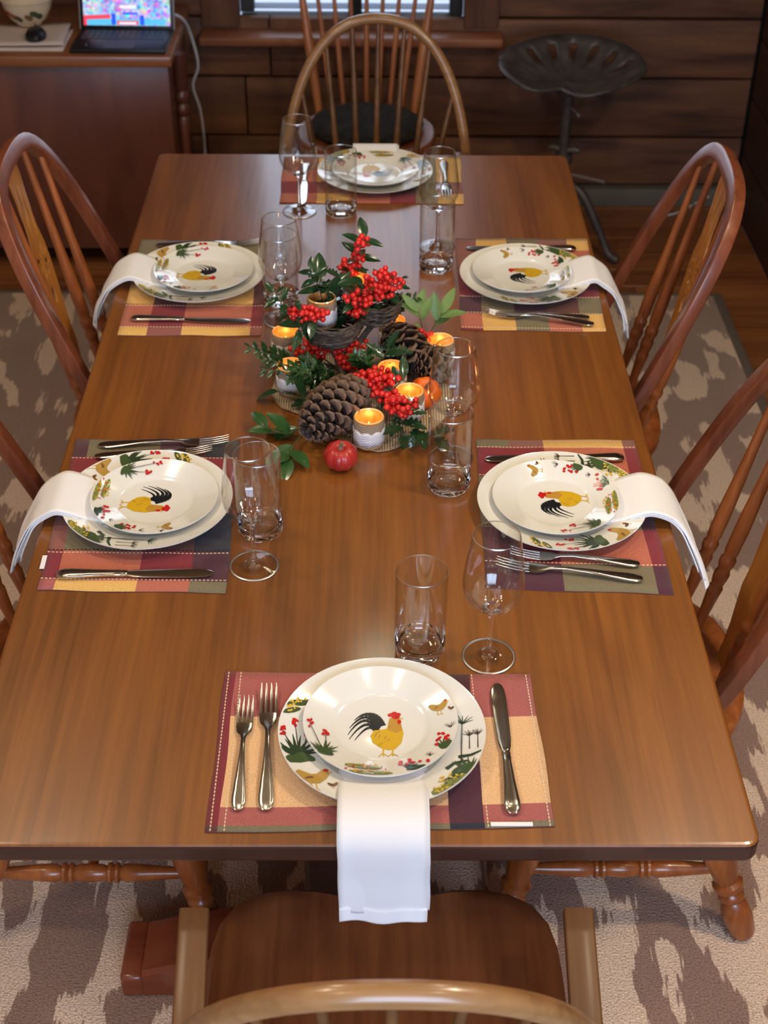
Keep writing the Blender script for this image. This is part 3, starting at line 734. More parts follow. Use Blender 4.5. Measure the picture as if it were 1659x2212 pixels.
placemat('burgundy and olive plaid placemat with gold square and plum corner', [(.202, -.191), (.475, -.189), (.473, -.607), (.194, -.594)], [0, .2, .42, .92, 1], [0, .06, .27, .62, .84, 1],
         ['omgm', 'bbtb', 'omop', 'pbtb', 'ppop'], [('v', .055, 0), ('v', .26, 0), ('v', .61, 1), ('v', .835, 0)])
placemat('gold and burgundy plaid placemat on the laptop desk side of table', [(-.478, .594), (-.205, .592), (-.19, .173), (-.467, .172)], [0, .2, .44, .92, 1], [0, .2, .5, .70, .92, 1],
         ['okoo', 'tbtb', 'gkgk', 'tbtb', 'gmgm'], [('v', .695, 1), ('v', .71, 0), ('v', .918, 0)])
placemat('gold and mauve plaid placemat beside the chair near the stool', [(.204, .608), (.492, .608), (.48, .193), (.197, .2)], [0, .155, .385, .615, .84, 1], [0, .14, .42, .66, .83, .985, 1],
         ['mgomg', 'mtmmt', 'btbtb', 'popko', 'tgotg', 'bgotg'], [('v', .012, 1), ('v', .655, 0), ('v', .825, 0), ('v', .975, 0)])
placemat('multicoloured plaid placemat at the armchair end before the window', [(-.193, 1.06), (.237, 1.068), (.232, .79), (-.189, .791)], [0, .2, .38, .6, .74, .86, 1], [0, .3, .55, .8, 1],
         ['mgopog', 'tgkkog', 'bmkpom', 'tgtbog'], [])
tg = MB().add(*box(-.0035, .0035, -.016, .016, 0, .0012)).obj('sewn_tag', LINEN, None, smooth=False); tg.location = (-.4775, -.535, .7524); tg.rotation_euler = (0, 0, .03); tg.name = 'sewn_tag'
tg.parent = bpy.data.objects['placemat.001']; tg.matrix_parent_inverse = Matrix.Translation(-Vector(tg.parent.location))
tg2 = MB().add(*box(-.026, .026, -.003, .003, 0, .0012)).obj('sewn_tag', LINEN, None, smooth=False); tg2.location = (.196, -1.054, .7526)
tg2.parent = bpy.data.objects['placemat']; tg2.matrix_parent_inverse = Matrix.Translation(-Vector(tg2.parent.location))

# ---------------------------------------------------------------- plates
RD, RS = .1357, .1015
def plate_prof(R, h):
    w = .60 * R
    up = [(0, .0045), (w * .93, .0045), (w, .0055), (w * 1.07, h * .42), (w * 1.12, h * .50), (R * .985, h * .96), (R, h)]
    dn = [(R * 1.002, h - .0012), (R * .985, h - .0035), (w * 1.1, h * .5 - .005), (w * .98, .0012), (w * .95, 0), (w * .90, 0), (w * .88, .0015), (0, .0015)]
    return up, dn
def prof_z(up, r):
    for (a, za), (b_, zb) in zip(up, up[1:]):
        if r <= b_: return za + (zb - za) * (r - a) / (b_ - a)
    return up[-1][1]
PRC = dict(ye=c255(206, 164, 34), go=c255(186, 138, 54), bk=c255(28, 30, 34), rd=c255(192, 34, 32), gr=c255(66, 84, 50), gd=c255(48, 64, 44), gl=c255(120, 128, 66), br=c255(124, 88, 52), tn=c255(178, 142, 70), dk=c255(62, 52, 44), ol=c255(214, 176, 60))
PK = list(PRC); PMATS = [mat('print_' + k, PRC[k], 0.2, coat=0.3, coatr=.05) for k in PK]
class Print:
    """flat glazed print laid on a plate, in plate-radius units (u right, v up)"""
    def __init__(s, R, up): s.R = R; s.up = up; s.parts = []; s.z = .00022
    def start(s, name): s.mb = MB(); s.parts.append((name, s.mb))
    def poly(s, pts, c):
        s.z += .000004; cx = sum(p[0] for p in pts) / len(pts); cy = sum(p[1] for p in pts) / len(pts)
        q = []
        for u, v_ in [(cx, cy)] + list(pts):
            r = math.hypot(u, v_)
            if r > .985: u *= .985 / r; v_ *= .985 / r; r = .985
            q.append((u * s.R, v_ * s.R, prof_z(s.up, r * s.R) + s.z))
        n = len(pts); s.mb.add(q, [(0, 1 + i, 1 + (i + 1) % n) for i in range(n)], PK.index(c))
    def blob(s, u, v_, a, b_, c, rot=0, n=9):
        s.poly([(u + a * cos(t) * cos(rot) - b_ * sin(t) * sin(rot), v_ + a * cos(t) * sin(rot) + b_ * sin(t) * cos(rot)) for t in [2 * pi * i / n for i in range(n)]], c)
    def stroke(s, pts, w0, w1, c):
        n = len(pts)
        for i in range(n - 1):
            (x0, y0), (x1, y1) = pts[i], pts[i + 1]; L_ = math.hypot(x1 - x0, y1 - y0) or 1e-6; nx, ny = -(y1 - y0) / L_, (x1 - x0) / L_
            a = w0 + (w1 - w0) * i / (n - 1); b_ = w0 + (w1 - w0) * (i + 1) / (n - 1)
            s.poly([(x0 + nx * a, y0 + ny * a), (x0 - nx * a, y0 - ny * a), (x1 - nx * b_, y1 - ny * b_), (x1 + nx * b_, y1 + ny * b_)], c)
    def arc(s, p0, p1, p2, w0, w1, c, n=6):
        s.stroke([((1 - t) ** 2 * p0[0] + 2 * t * (1 - t) * p1[0] + t * t * p2[0], (1 - t) ** 2 * p0[1] + 2 * t * (1 - t) * p1[1] + t * t * p2[1]) for t in [i / n for i in range(n + 1)]], w0, w1, c)
    def tuft(s, u, v_, r, ang, spread, n, c, w=.012, seed=1):
        rr = random.Random(seed)
        for i in range(n):
            a = ang + spread * (i / max(n - 1, 1) - .5) + rr.uniform(-.1, .1); l_ = r * rr.uniform(.75, 1.1)
            s.arc((u, v_), (u + .6 * l_ * cos(a), v_ + .6 * l_ * sin(a)), (u + l_ * cos(a + .15 * (a - ang)), v_ + l_ * sin(a + .15 * (a - ang))), w, .002, c, 3)
    def dots(s, u, v_, ru, rv, n, r, c, seed=1):
        rr = random.Random(seed)
        for i in range(n):
            a = rr.uniform(0, 2 * pi); q = math.sqrt(rr.random()); s.blob(u + ru * q * cos(a), v_ + rv * q * sin(a), r * rr.uniform(.7, 1.2), r * rr.uniform(.6, 1), c, rr.uniform(0, 3), 7)
    def hen(s, u, v_, k, flip=1, body='tn', dark='br'):
        f = lambda x, y_: (u + flip * k * x, v_ + k * y_)
        s.poly([f(-1, .25), f(-.7, .5), f(-.2, .2), f(.4, .35), f(.6, .75), f(.9, .7), f(1, .45), f(.85, 0), f(.5, -.45), f(0, -.55), f(-.55, -.35)], body)
        s.poly([f(-.9, .3), f(-.6, .42), f(0, .1), f(.3, -.05), f(-.1, -.25), f(-.6, -.15)], dark)
        s.blob(*f(.78, .72), .16 * k, .13 * k, 'rd'); s.poly([f(.98, .66), f(1.18, .58), f(.98, .54)], 'ol')
        for x in (-.05, .3):
            s.stroke([f(x, -.5), f(x + .05, -.95)], .035 * k, .03 * k, 'ye')
            for d in (-.15, .05, .2): s.stroke([f(x + .05, -.93), f(x + .05 + d, -1.08)], .03 * k, .02 * k, 'ye')
    def meshes(s): return [(nm, q.mesh(nm, PMATS, False)) for nm, q in s.parts]

def salad_print(R, up):
    p = Print(R, up); p.start('rooster_print')
    for i, (a, b_, c_, w) in enumerate((((-.03, -.05), (-.20, .30), (-.42, -.16), .045), ((-.02, -.02), (-.16, .36), (-.40, -.04), .05), ((0, 0), (-.12, .38), (-.34, .10), .055), ((.02, 0), (-.06, .34), (-.27, .16), .055), ((-.04, -.08), (-.18, .2), (-.40, -.24), .04), ((-.05, -.1), (-.14, .1), (-.33, -.26), .035))):
        p.arc(a, b_, c_, w, .004, 'bk', 9)
    p.poly([(.08, -.05), (.02, -.07), (-.08, -.08), (-.13, -.18), (-.10, -.30), (0, -.39), (.1, -.43), (.19, -.41), (.27, -.30), (.30, -.13), (.27, .02), (.25, .15), (.14, .15), (.11, .05)], 'ye')
    p.poly([(.12, .14), (.25, .15), (.27, .03), (.28, -.08), (.2, -.13), (.1, -.08), (.1, .03)], 'go')
    for i in range(16):
        a = random.Random(i); x = -.09 + .36 * a.random(); y_ = -.34 + .26 * a.random() + (.15 if x > .12 else 0)
        p.stroke([(x, y_), (x - .03, y_ - .055)], .004, .002, 'br' if i % 3 else 'go')
    for x, y_ in ((.135, .2), (.18, .225), (.23, .205)): p.blob(x, y_, .042, .034, 'rd', .4)
    p.blob(.20, .165, .055, .045, 'rd'); p.blob(.245, .075, .028, .042, 'rd'); p.poly([(.25, .15), (.31, .135), (.25, .115)], 'ol'); p.blob(.215, .155, .009, .009, 'bk')
    for x in (.04, .16):
        p.stroke([(x, -.40), (x - .01, -.50)], .012, .009, 'ye')
        for d in (-.07, .0, .07): p.stroke([(x - .01, -.49), (x + d, -.545)], .008, .004, 'ye')
    p.start('hen_print'); p.hen(.75, .27, .13, 1); p.start('chick_print'); p.hen(.925, .215, .045, -1, 'br', 'dk')
    p.start('flower_print'); p.tuft(.80, -.50, .2, 1.35, 1.9, 13, 'gr', .018, 5); p.blob(.83, -.44, .1, .07, 'gr', .6)
    p.dots(.74, -.30, .13, .12, 9, .030, 'rd', 3); p.tuft(.62, -.62, .09, 1.6, 1.9, 6, 'dk', .004, 7); p.tuft(.90, -.13, .11, 1.7, 1.6, 6, 'dk', .004, 9)
    p.start('flower_print'); p.tuft(.37, -.87, .15, 1.2, 2.2, 15, 'gd', .016, 8); p.blob(.44, -.84, .13, .035, 'gd', .25); p.dots(.40, -.74, .2, .07, 10, .030, 'rd', 11)
    p.start('flower_print'); p.blob(-.22, -.80, .24, .045, 'gl', -.12); p.blob(-.12, -.92, .28, .04, 'gl', -.06); p.dots(-.22, -.78, .22, .05, 30, .016, 'ol', 21); p.dots(-.14, -.91, .28, .04, 30, .016, 'ye', 22); p.dots(-.18, -.84, .28, .08, 22, .013, 'rd', 23)
    p.start('flower_print'); p.tuft(-.71, -.58, .24, 1.6, 2.0, 9, 'gr', .024, 31); p.blob(-.69, -.58, .11, .04, 'gr', -.2)
    for a, b_ in (((-.74, -.5), (-.90, -.08)), ((-.68, -.5), (-.70, -.22))):
        p.stroke([a, b_], .006, .004, 'dk'); p.dots(b_[0], b_[1] + .02, .035, .07, 7, .026, 'rd', int(abs(b_[0] * 50)))
    return p.meshes()
def dinner_print(R, up):
    p = Print(R, up); p.start('flower_print')
    for (u, v_, r) in ((-.86, .36, .15), (-.88, .26, .12), (-.76, .38, .10)):
        p.blob(u, v_, .10, .035, 'gr', .45); p.dots(u, v_ + .02, .10, .045, 16, .014, 'ol', int(-u * 90))
    p.start('flower_print'); p.tuft(-.80, -.34, .30, 1.7, 2.2, 11, 'gd', .028, 41); p.blob(-.80, -.38, .15, .06, 'gr', .25); p.blob(-.72, -.34, .1, .05, 'gr', -.3)
    for a, b_ in (((-.80, -.2), (-.84, .1)), ((-.86, -.22), (-.955, -.02)), ((-.74, -.2), (-.72, -.02))):
        p.stroke([a, b_], .005, .003, 'dk'); p.dots(b_[0], b_[1], .03, .06, 7, .022, 'rd', int(-b_[0] * 70))
    p.start('hen_print'); p.hen(-.66, -.62, .17, 1); p.start('chick_print'); p.hen(-.46, -.70, .05, 1, 'br', 'dk')
    p.start('weed_print'); p.stroke([(.74, -.45), (.78, .12)], .005, .003, 'dk'); p.tuft(.78, .10, .12, 1.4, 1.9, 7, 'gd', .006, 51)
    for u in (.83, .91): p.stroke([(u, -.25), (u + .01, -.05)], .005, .003, 'dk'); p.tuft(u + .01, -.07, .08, 1.6, 1.8, 6, 'dk', .005, int(u * 60))
    p.stroke([(.60, -.49), (.68, -.42), (.80, -.41)], .022, .012, 'gd'); p.stroke([(.72, -.34), (.84, -.34), (.95, -.30)], .02, .012, 'gd')
    p.tuft(.80, -.60, .24, 1.1, 2.0, 15, 'gr', .022, 55); p.blob(.76, -.53, .14, .07, 'gr', .5)
    p.start('flower_print'); p.blob(.67, -.69, .15, .06, 'gl', .55); p.blob(.54, -.80, .10, .055, 'gl', .4); p.dots(.68, -.66, .17, .09, 28, .016, 'ol', 61); p.dots(.54, -.79, .12, .06, 20, .015, 'ol', 62); p.dots(.66, -.67, .15, .07, 16, .014, 'gr', 63)
    return p.meshes()
upD, dnD = plate_prof(RD, .022); upS, dnS = plate_prof(RS, .018)
dn_me = MB().add(*lathe(upD + dnD, 72)).mesh('dinner_plate', PORC, True, 60)
sl_me = MB().add(*lathe(upS + dnS, 72)).mesh('salad_plate', PORC, True, 60)
dpr, spr = dinner_print(RD, upD), salad_print(RS, upS)
MATZ = .7523
PLACES = [  # plate centre, turn, salad shift, what tells it apart
    (.0365, -.9093, 0, (-.002, .010), 'under the hanging white napkin, between forks and knife'),
    (-.3353, -.3943, -pi / 2, (.012, -.002), 'on the burgundy mat with a sewn tag'),
    (.3272, -.3952, pi / 2, (-.010, .0), 'on the mat with the plum corner'),
    (-.3323, .4031, -pi / 2, (.010, .0), 'on the gold mat in front of the laptop desk'),
    (.3387, .4017, pi / 2, (-.008, .004), 'on the gold and mauve mat near the stool'),
    (.0294, .9344, pi, (.0, -.004), 'at the far armchair below the window')]
for x, y_, rz, (sx, sy), w in PLACES:
    o = link('dinner_plate', dn_me); o.location = (x, y_, MATZ + .0006); o.rotation_euler = (0, 0, rz)
    tag(o, 'large cream dinner plate ' + w, 'plate', 'rooster dinner plates'); [link(nm, me, o) for nm, me in dpr]
    o = link('salad_plate', sl_me); o.location = (x + sx, y_ + sy, MATZ + .0107); o.rotation_euler = (0, 0, rz)
    tag(o, 'small rooster salad plate ' + w, 'plate', 'rooster salad plates'); [link(nm, me, o) for nm, me in spr]

# ---------------------------------------------------------------- napkins
def napkin(label, path, wid, drift, seed, hem=False, sheets=2, pinch=0.0):
    """path = [(x, y, z)] centre line; wid half width vector; drift moves the strip sideways along its length"""
    root = thing('napkin', label, 'napkin', path[0], 0, 'white cloth napkins'); o0 = Vector(path[0])
    C_ = spline(path, 8); n = len(C_); W = Vector(wid); rr = random.Random(seed); nw = 14
    dist = [0]
    for a, b_ in zip(C_, C_[1:]): dist.append(dist[-1] + (b_ - a).length)
    T = dist[-1]
    for sh in range(sheets):
        V = []; F = []; ph = seed + sh * 1.7; cut = T * (1 - .05 * sh)
        keep = [i for i in range(n) if dist[i] <= cut]
        for i in keep:
            t = dist[i] / T; hang = max(0, (t - .5) / .5)
            tg_ = (C_[min(i + 1, n - 1)] - C_[max(i - 1, 0)]).normalized(); nr = W.normalized().cross(tg_).normalized()
            if nr.z < 0 and abs(nr.z) > .2: nr = -nr
            if abs(nr.z) <= .2 and nr.dot(Vector((o0.x, o0.y, 0))) < 0: nr = -nr
            for k in range(nw + 1):
                s = -1 + 2 * k / nw
                fold = (.0022 * sin(3.1 * s + ph) + .0016 * sin(6.3 * s + ph * 2)) * hang * (2.0 if pinch else 1.0)
                edge = 1 + .012 * sin(t * 14 + ph) * hang
                q = C_[i] + W * s * edge * (1 - pinch * hang) + Vector(drift) * hang ** 1.3 + nr * (fold + .0018 - sh * .0028)
                if sh: q += W.normalized() * (.0035 * (1 if s > 0 else -.2))
                V.append(q - o0)
        m_ = len(keep); base = len(V)
        for i in range(m_ - 1):
            for k in range(nw): a = i * (nw + 1) + k; F.append((a, a + 1, a + nw + 2, a + nw + 1))
        ob = MB().add(V, F).obj('cloth_fold', LINEN, root, angle=80)
        md = ob.modifiers.new('cloth', 'SOLIDIFY'); md.thickness = .0018; md.offset = 0
        if hem and sh == 0:
            V2 = []; F2 = []; rows_ = [i for i in keep if dist[i] > T - .026 or i >= keep[-1] - 1]
            for i in rows_:
                for k in range(nw + 1): V2.append(Vector(V[keep.index(i) * (nw + 1) + k]) + Vector((0, -.0014, 0)))
            for i in range(len(rows_) - 1):
                for k in range(nw): a = i * (nw + 1) + k; F2.append((a, a + 1, a + nw + 2, a + nw + 1))
            hb = MB().add(V2, F2).obj('hem', HEM, ob, angle=80); md = hb.modifiers.new('cloth', 'SOLIDIFY'); md.thickness = .0016; md.offset = 0
    return root
ZP = MATZ
napkin('long white napkin hanging straight down over the table end above the armchair seat', [(.036, -.955, ZP + .0085), (.036, -.99, ZP + .0095), (.036, -1.02, ZP + .022), (.036, -1.046, ZP + .0268), (.036, -1.072, ZP + .0235), (.036, -1.092, ZP + .0075), (.037, -1.0985, .735), (.037, -1.0995, .70), (.038, -1.101, .665), (.038, -1.102, .630)], (.0545, 0, 0), (.0, 0, 0), 1, True)
def side_nap(label, cx, cy, sg, seed, drop, dr):
    X = lambda d: cx + sg * d
    e = .5
    p = [(X(.062), cy, ZP + .0085), (X(.09), cy, ZP + .0125), (X(.115), cy, ZP + .0225), (X(.137), cy, ZP + .0275), (sg * (e - .008), cy, ZP + .0185), (sg * (e + .014), cy, ZP + .001), (sg * (e + .030), cy, .727), (sg * (e + .043), cy, .70), (sg * (e + .052), cy, drop)]
    napkin(label, p, (0, .056, 0), (0, dr, 0), seed, False, 3, .28)
side_nap('white napkin draped over the table side at the plum-cornered mat', .3272, -.388, 1, 3, .672, -.072)
side_nap('white napkin draped over the table side at the mat with a sewn tag', -.3353, -.388, -1, 5, .668, -.030)
side_nap('white napkin draped over the table side near the iron stool', .3387, .410, 1, 7, .655, -.03)
side_nap('white napkin draped over the table side in front of the laptop desk', -.3323, .412, -1, 9, .655, -.0)
napkin('white napkin folded under the plate at the far armchair, hanging away', [(.03, .985, ZP + .0085), (.03, 1.02, ZP + .012), (.03, 1.05, ZP + .024), (.03, 1.072, ZP + .0268), (.03, 1.092, ZP + .012), (.03, 1.099, .735), (.03, 1.102, .69), (.03, 1.103, .64)], (.054, 0, 0), (0, 0, 0), 11)

# ---------------------------------------------------------------- cutlery
def loft(secs, sect):
    """secs = [(y, half width, half thickness, z)]"""
    v = []; f = []; n = len(sect)
    for y_, w, t, z in secs:
        for a, b_ in sect: v.append((a * w, y_, z + b_ * t))
    for i in range(len(secs) - 1):
        for k in range(n): f.append((i * n + k, i * n + (k + 1) % n, (i + 1) * n + (k + 1) % n, (i + 1) * n + k))
    f += [tuple(range(n)), tuple((len(secs) - 1) * n + k for k in range(n))]
    return v, f
RS8 = rsect(1, 1, .55, 2)
def fork_meshes(L):
    k = L / .205
    h = MB().add(*loft([(0, .004, .0012, .003), (.003, .0075, .0016, .003), (.012, .0095, .0018, .0032), (.020, .0098, .0018, .0036), (.045, .0078, .0017, .0055), (.075, .0052, .0017, .0078), (.105, .0034, .0019, .0085), (.125, .0036, .0018, .0068), (.133, .0062, .0015, .0052)], RS8))
    bd = MB().add(*loft([(.132, .0058, .0014, .0052), (.139, .0105, .0012, .0040), (.148, .0120, .0011, .0032), (.158, .0122, .001, .0032)], RS8))
    out = []
    for x in (-.0100, -.0034, .0034, .0100):
        v, f = loft([(.157, .0022, .001, .0032), (.175, .0019, .0009, .0045), (.192, .0016, .0008, .0072), (.2045, .0008, .0005, .0105)], RS8)
        out.append(MB().add([(a + x, b_, c_) for a, b_, c_ in v], f))
    ms = []
    for nm, q in [('handle', h), ('fork_head', bd)] + [('tine', t) for t in out]:
        q.v = [(a * (.9 if k < 1 else 1), b_ * k, c_) for a, b_, c_ in q.v]; ms.append((nm, q.mesh(nm, STEEL, True, 50)))
    return ms
def knife_meshes():
    h = MB().add(*loft([(0, .005, .0016, .0035), (.003, .0085, .0028, .0042), (.012, .0105, .0036, .0048), (.02, .0102, .0036, .005), (.05, .0078, .0034, .005), (.085, .006, .0033, .0048), (.094, .0065, .0036, .0046), (.097, .0055, .003, .0045), (.100, .0066, .0036, .0045), (.103, .0055, .003, .0044), (.106, .0064, .0034, .0043)], RS8))
    v, f = loft([(.105, .0052, .0014, .004), (.115, .0078, .0011, .0036), (.13, .0092, .0009, .0034), (.17, .0100, .0008, .0032), (.205, .0100, .0007, .0031), (.222, .0088, .0006, .0030), (.231, .0062, .0005, .0030), (.235, .0025, .0004, .0030)], RS8)
    b_ = MB().add(v, f)
    return [('handle', h.mesh('handle', STEEL, True, 50)), ('blade', b_.mesh('blade', STEEL, True, 50))]
FORK_S, FORK_D, KNIFE = fork_meshes(.198), fork_meshes(.222), knife_meshes()
def lay(kind, ms, a, b_, label, grp, dz=0.0):
    a = Vector((a[0], a[1], 0)); b_ = Vector((b_[0], b_[1], 0)); d = b_ - a
    r_ = thing(kind, label, kind.split('_')[-1], (a.x, a.y, MATZ + .0006 + dz), math.atan2(d.y, d.x) - pi / 2, grp)
    hd = None
    for nm, me in ms:
        q = link(nm, me, hd if nm == 'tine' else r_)
        if nm == 'fork_head': hd = q
    return r_
SFK, DFK, KNF = 'salad forks', 'dinner forks', 'table knives'
lay('salad_fork', FORK_S, (-.143, -1.034), (-.146, -.836), 'shorter steel fork at the outer edge of the front terracotta mat', SFK)
lay('dinner_fork', FORK_D, (-.108, -1.034), (-.117, -.812), 'longer steel fork beside the plate with the hanging napkin', DFK)
lay('table_knife', KNIFE, (.199, -1.040), (.195, -.808), 'steel knife on the terracotta mat below the wine glass', KNF)
lay('dinner_fork', FORK_D, (-.443, -.216), (-.228, -.204), 'steel fork along the back edge of the mat with a sewn tag', DFK)
lay('salad_fork', FORK_S, (-.444, -.250), (-.248, -.232), 'steel fork half hidden behind the plate on the mat with a tag', SFK)
lay('table_knife', KNIFE, (-.451, -.569), (-.216, -.564), 'steel knife lying on the burgundy band of the mat with a tag', KNF)
lay('table_knife', KNIFE, (.449, -.251), (.214, -.255), 'steel knife on the mat with the plum corner, behind its plate', KNF)
lay('salad_fork', FORK_S, (.432, -.540), (.236, -.514), 'steel fork nearer the plate on the plum-cornered mat', SFK)
lay('dinner_fork', FORK_D, (.431, -.576), (.213, -.540), 'steel fork on the olive square of the plum-cornered mat', DFK)
lay('table_knife', KNIFE, (.461, .552), (.226, .552), 'steel knife on the gold and mauve mat behind its plate', KNF)
lay('salad_fork', FORK_S, (.452, .245), (.256, .256), 'steel fork nearer the plate on the gold and mauve mat', SFK)
lay('dinner_fork', FORK_D, (.457, .214), (.240, .262), 'steel fork on the outer gold squares of the gold and mauve mat', DFK, .002)
lay('table_knife', KNIFE, (-.450, .232), (-.215, .224), 'steel knife on the gold mat in front of the laptop desk', KNF)
lay('dinner_fork', FORK_D, (-.440, .562), (-.222, .572), 'steel fork behind the plate on the laptop desk side', DFK)
lay('table_knife', KNIFE, (-.137, 1.01), (-.137, .79), 'steel knife seen behind the wine glass at the far armchair place', KNF)
lay('dinner_fork', FORK_D, (.196, 1.03), (.196, .81), 'steel fork beside the plate at the far armchair place', DFK)

# ---------------------------------------------------------------- glasses
TUMB = [(0, .0115), (.018, .0118), (.026, .0132), (.0305, .018), (.0328, .030), (.0337, .06), (.0345, .12), (.0349, .1448), (.0354, .146), (.0362, .1452), (.0362, .12), (.0360, .06), (.0356, .02), (.0352, .006), (.0335, .0018), (.031, .0002), (.02, .0006), (.012, .0022), (0, .0026)]
WINE = [(0, .0905), (.006, .0912), (.018, .096), (.030, .1055), (.0385, .119), (.0412, .131), (.0412, .140), (.0393, .160), (.0350, .190), (.0315, .2130), (.0320, .2150), (.0328, .2142), (.0362, .190), (.0404, .160), (.0424, .140), (.0425, .130), (.0399, .117), (.0315, .1025), (.019, .0925), (.008, .0868), (.0048, .082), (.0038, .072), (.0036, .04), (.0042, .018), (.0065, .0085), (.012, .0052), (.024, .0034), (.0375, .0018), (.0382, .0008), (.0372, .0002), (.02, .0006), (0, .0008)]
def dense(pr, d=.0022):
    out = [pr[0]]
    for a, b_ in zip(pr, pr[1:]):
        n = max(1, math.ceil(math.hypot(b_[0] - a[0], b_[1] - a[1]) / d))
        out += [(a[0] + (b_[0] - a[0]) * i / n, a[1] + (b_[1] - a[1]) * i / n) for i in range(1, n + 1)]
    for _ in range(2): out = [out[0]] + [((out[i - 1][0] + 2 * out[i][0] + out[i + 1][0]) / 4, (out[i - 1][1] + 2 * out[i][1] + out[i + 1][1]) / 4) if i > 1 and math.hypot(out[i + 1][0] - out[i - 1][0], out[i + 1][1] - out[i - 1][1]) > .003 and abs(out[i][0] - out[i - 1][0]) < .004 else out[i] for i in range(1, len(out) - 1)] + [out[-1]]
    return out
TUMB = dense(TUMB); WINE = dense(WINE)
def glass_mesh(name, prof, split):
    v, f = lathe(prof, 64); mb = MB(); mb.add(v, f)
    top = max(p[1] for p in prof); foot = .0045 if name == 'wine_glass' else -1
    mb.m = [2 if min(v[i][2] for i in q) > top - .0022 or (foot > 0 and max(v[i][2] for i in q) < .0022 and max(math.hypot(v[i][0], v[i][1]) for i in q) > .0365) else 1 if min(v[i][2] for i in q) >= split or max(v[i][2] for i in q) < foot else 0 for q in f]
    return mb.mesh(name, [GLASS, THIN, RIM], True, 70)
tm_me = glass_mesh('tumbler', TUMB, .021); wn_me = glass_mesh('wine_glass', WINE, .0895)
for x, y_, w in ((.091, -.733, 'beside the front wine glass above the plate with the hanging napkin'), (.149, -.329, 'beside the plum-cornered mat and the centrepiece'), (.157, .469, 'beside the gold and mauve mat near the stool'), (-.047, .744, 'before the plate at the far armchair'), (-.152, -.451, 'behind the wine glass by the tagged mat'), (-.160, .318, 'beside the gold mat on the laptop desk side')):
    o = link('tumbler', tm_me); o.location = (x, y_, TZ + .0004); tag(o, 'straight clear glass tumbler ' + w, 'glass', 'straight water tumblers')
for x, y_, w in ((.188, -.744, 'above the steel knife of the terracotta mat'), (.157, -.244, 'behind the tumbler beside the pine cones'), (.163, .568, 'behind the tumbler near the stool side'), (-.141, .748, 'in front of the knife at the far armchair place'), (-.156, -.540, 'beside the burgundy mat with a sewn tag'), (-.153, .240, 'beside the gold mat on the laptop desk side')):
    o = link('wine_glass', wn_me); o.location = (x, y_, TZ + .0004); tag(o, 'clear stemmed wine glass ' + w, 'glass', 'stemmed wine glasses')

# ---------------------------------------------------------------- centrepiece on burlap
def rot_to(d, up=(0, 0, 1)):
    """matrix with local Y along d and local Z near up"""
    y_ = Vector(d).normalized(); z = Vector(up); z = z - y_ * z.dot(y_)
    if z.length < 1e-4: z = Vector((1, 0, 0)) - y_ * y_.x
    z.normalize(); x = y_.cross(z)
    return Matrix(((x.x, y_.x, z.x), (x.y, y_.y, z.y), (x.z, y_.z, z.z)))
def put(me, name, parent, origin, pos, d, up, s):
    M_ = rot_to(d, up).to_4x4(); M_ = Matrix.Translation(Vector(pos) - Vector(origin)) @ M_ @ Matrix.Scale(s, 4)
    return link(name, me, parent, M_)

bl = MB(); n = 72; rr = random.Random(3)
KR = [(0, .165), (45, .15), (90, .15), (135, .15), (180, .160), (215, .128), (250, .152), (283, .188), (320, .172), (360, .165)]
def burl(a):
    d = math.degrees(a) % 360
    for (a0, r0), (a1, r1) in zip(KR, KR[1:]):
        if d <= a1: t = (d - a0) / (a1 - a0); t = t * t * (3 - 2 * t); return r0 + (r1 - r0) * t
rad = [burl(2 * pi * i / n) + .003 * cos(9 * 2 * pi * i / n) + rr.uniform(-.002, .002) for i in range(n)]
V = [(0, 0, .0015)]; F = []
for q in (.25, .5, .75, .9, 1.0):
    for i in range(n):
        a = 2 * pi * i / n; V.append((rad[i] * q * cos(a), rad[i] * q * sin(a), .0015 + (.0012 * sin(9 * a) + .0016) * (q > .8)))
for i in range(n): F.append((0, 1 + i, 1 + (i + 1) % n))
for r_ in range(4):
    for i in range(n): F.append((1 + r_ * n + i, 1 + r_ * n + (i + 1) % n, 1 + (r_ + 1) * n + (i + 1) % n, 1 + (r_ + 1) * n + i))
bo = bl.add(V, F).obj('burlap_mat', BURLAPNET); bo.location = (.0, -.04, TZ); tag(bo, 'round open-weave burlap mat under the berry and pine cone centrepiece', 'mat')
fr = MB()                                                # frayed hem
fr.add(*tube([(rad[i % n] * cos(2 * pi * i / n), rad[i % n] * sin(2 * pi * i / n), .003) for i in range(n + 1)], .0016, 6))
fr.obj('rolled_edge', BURLAP, bo)

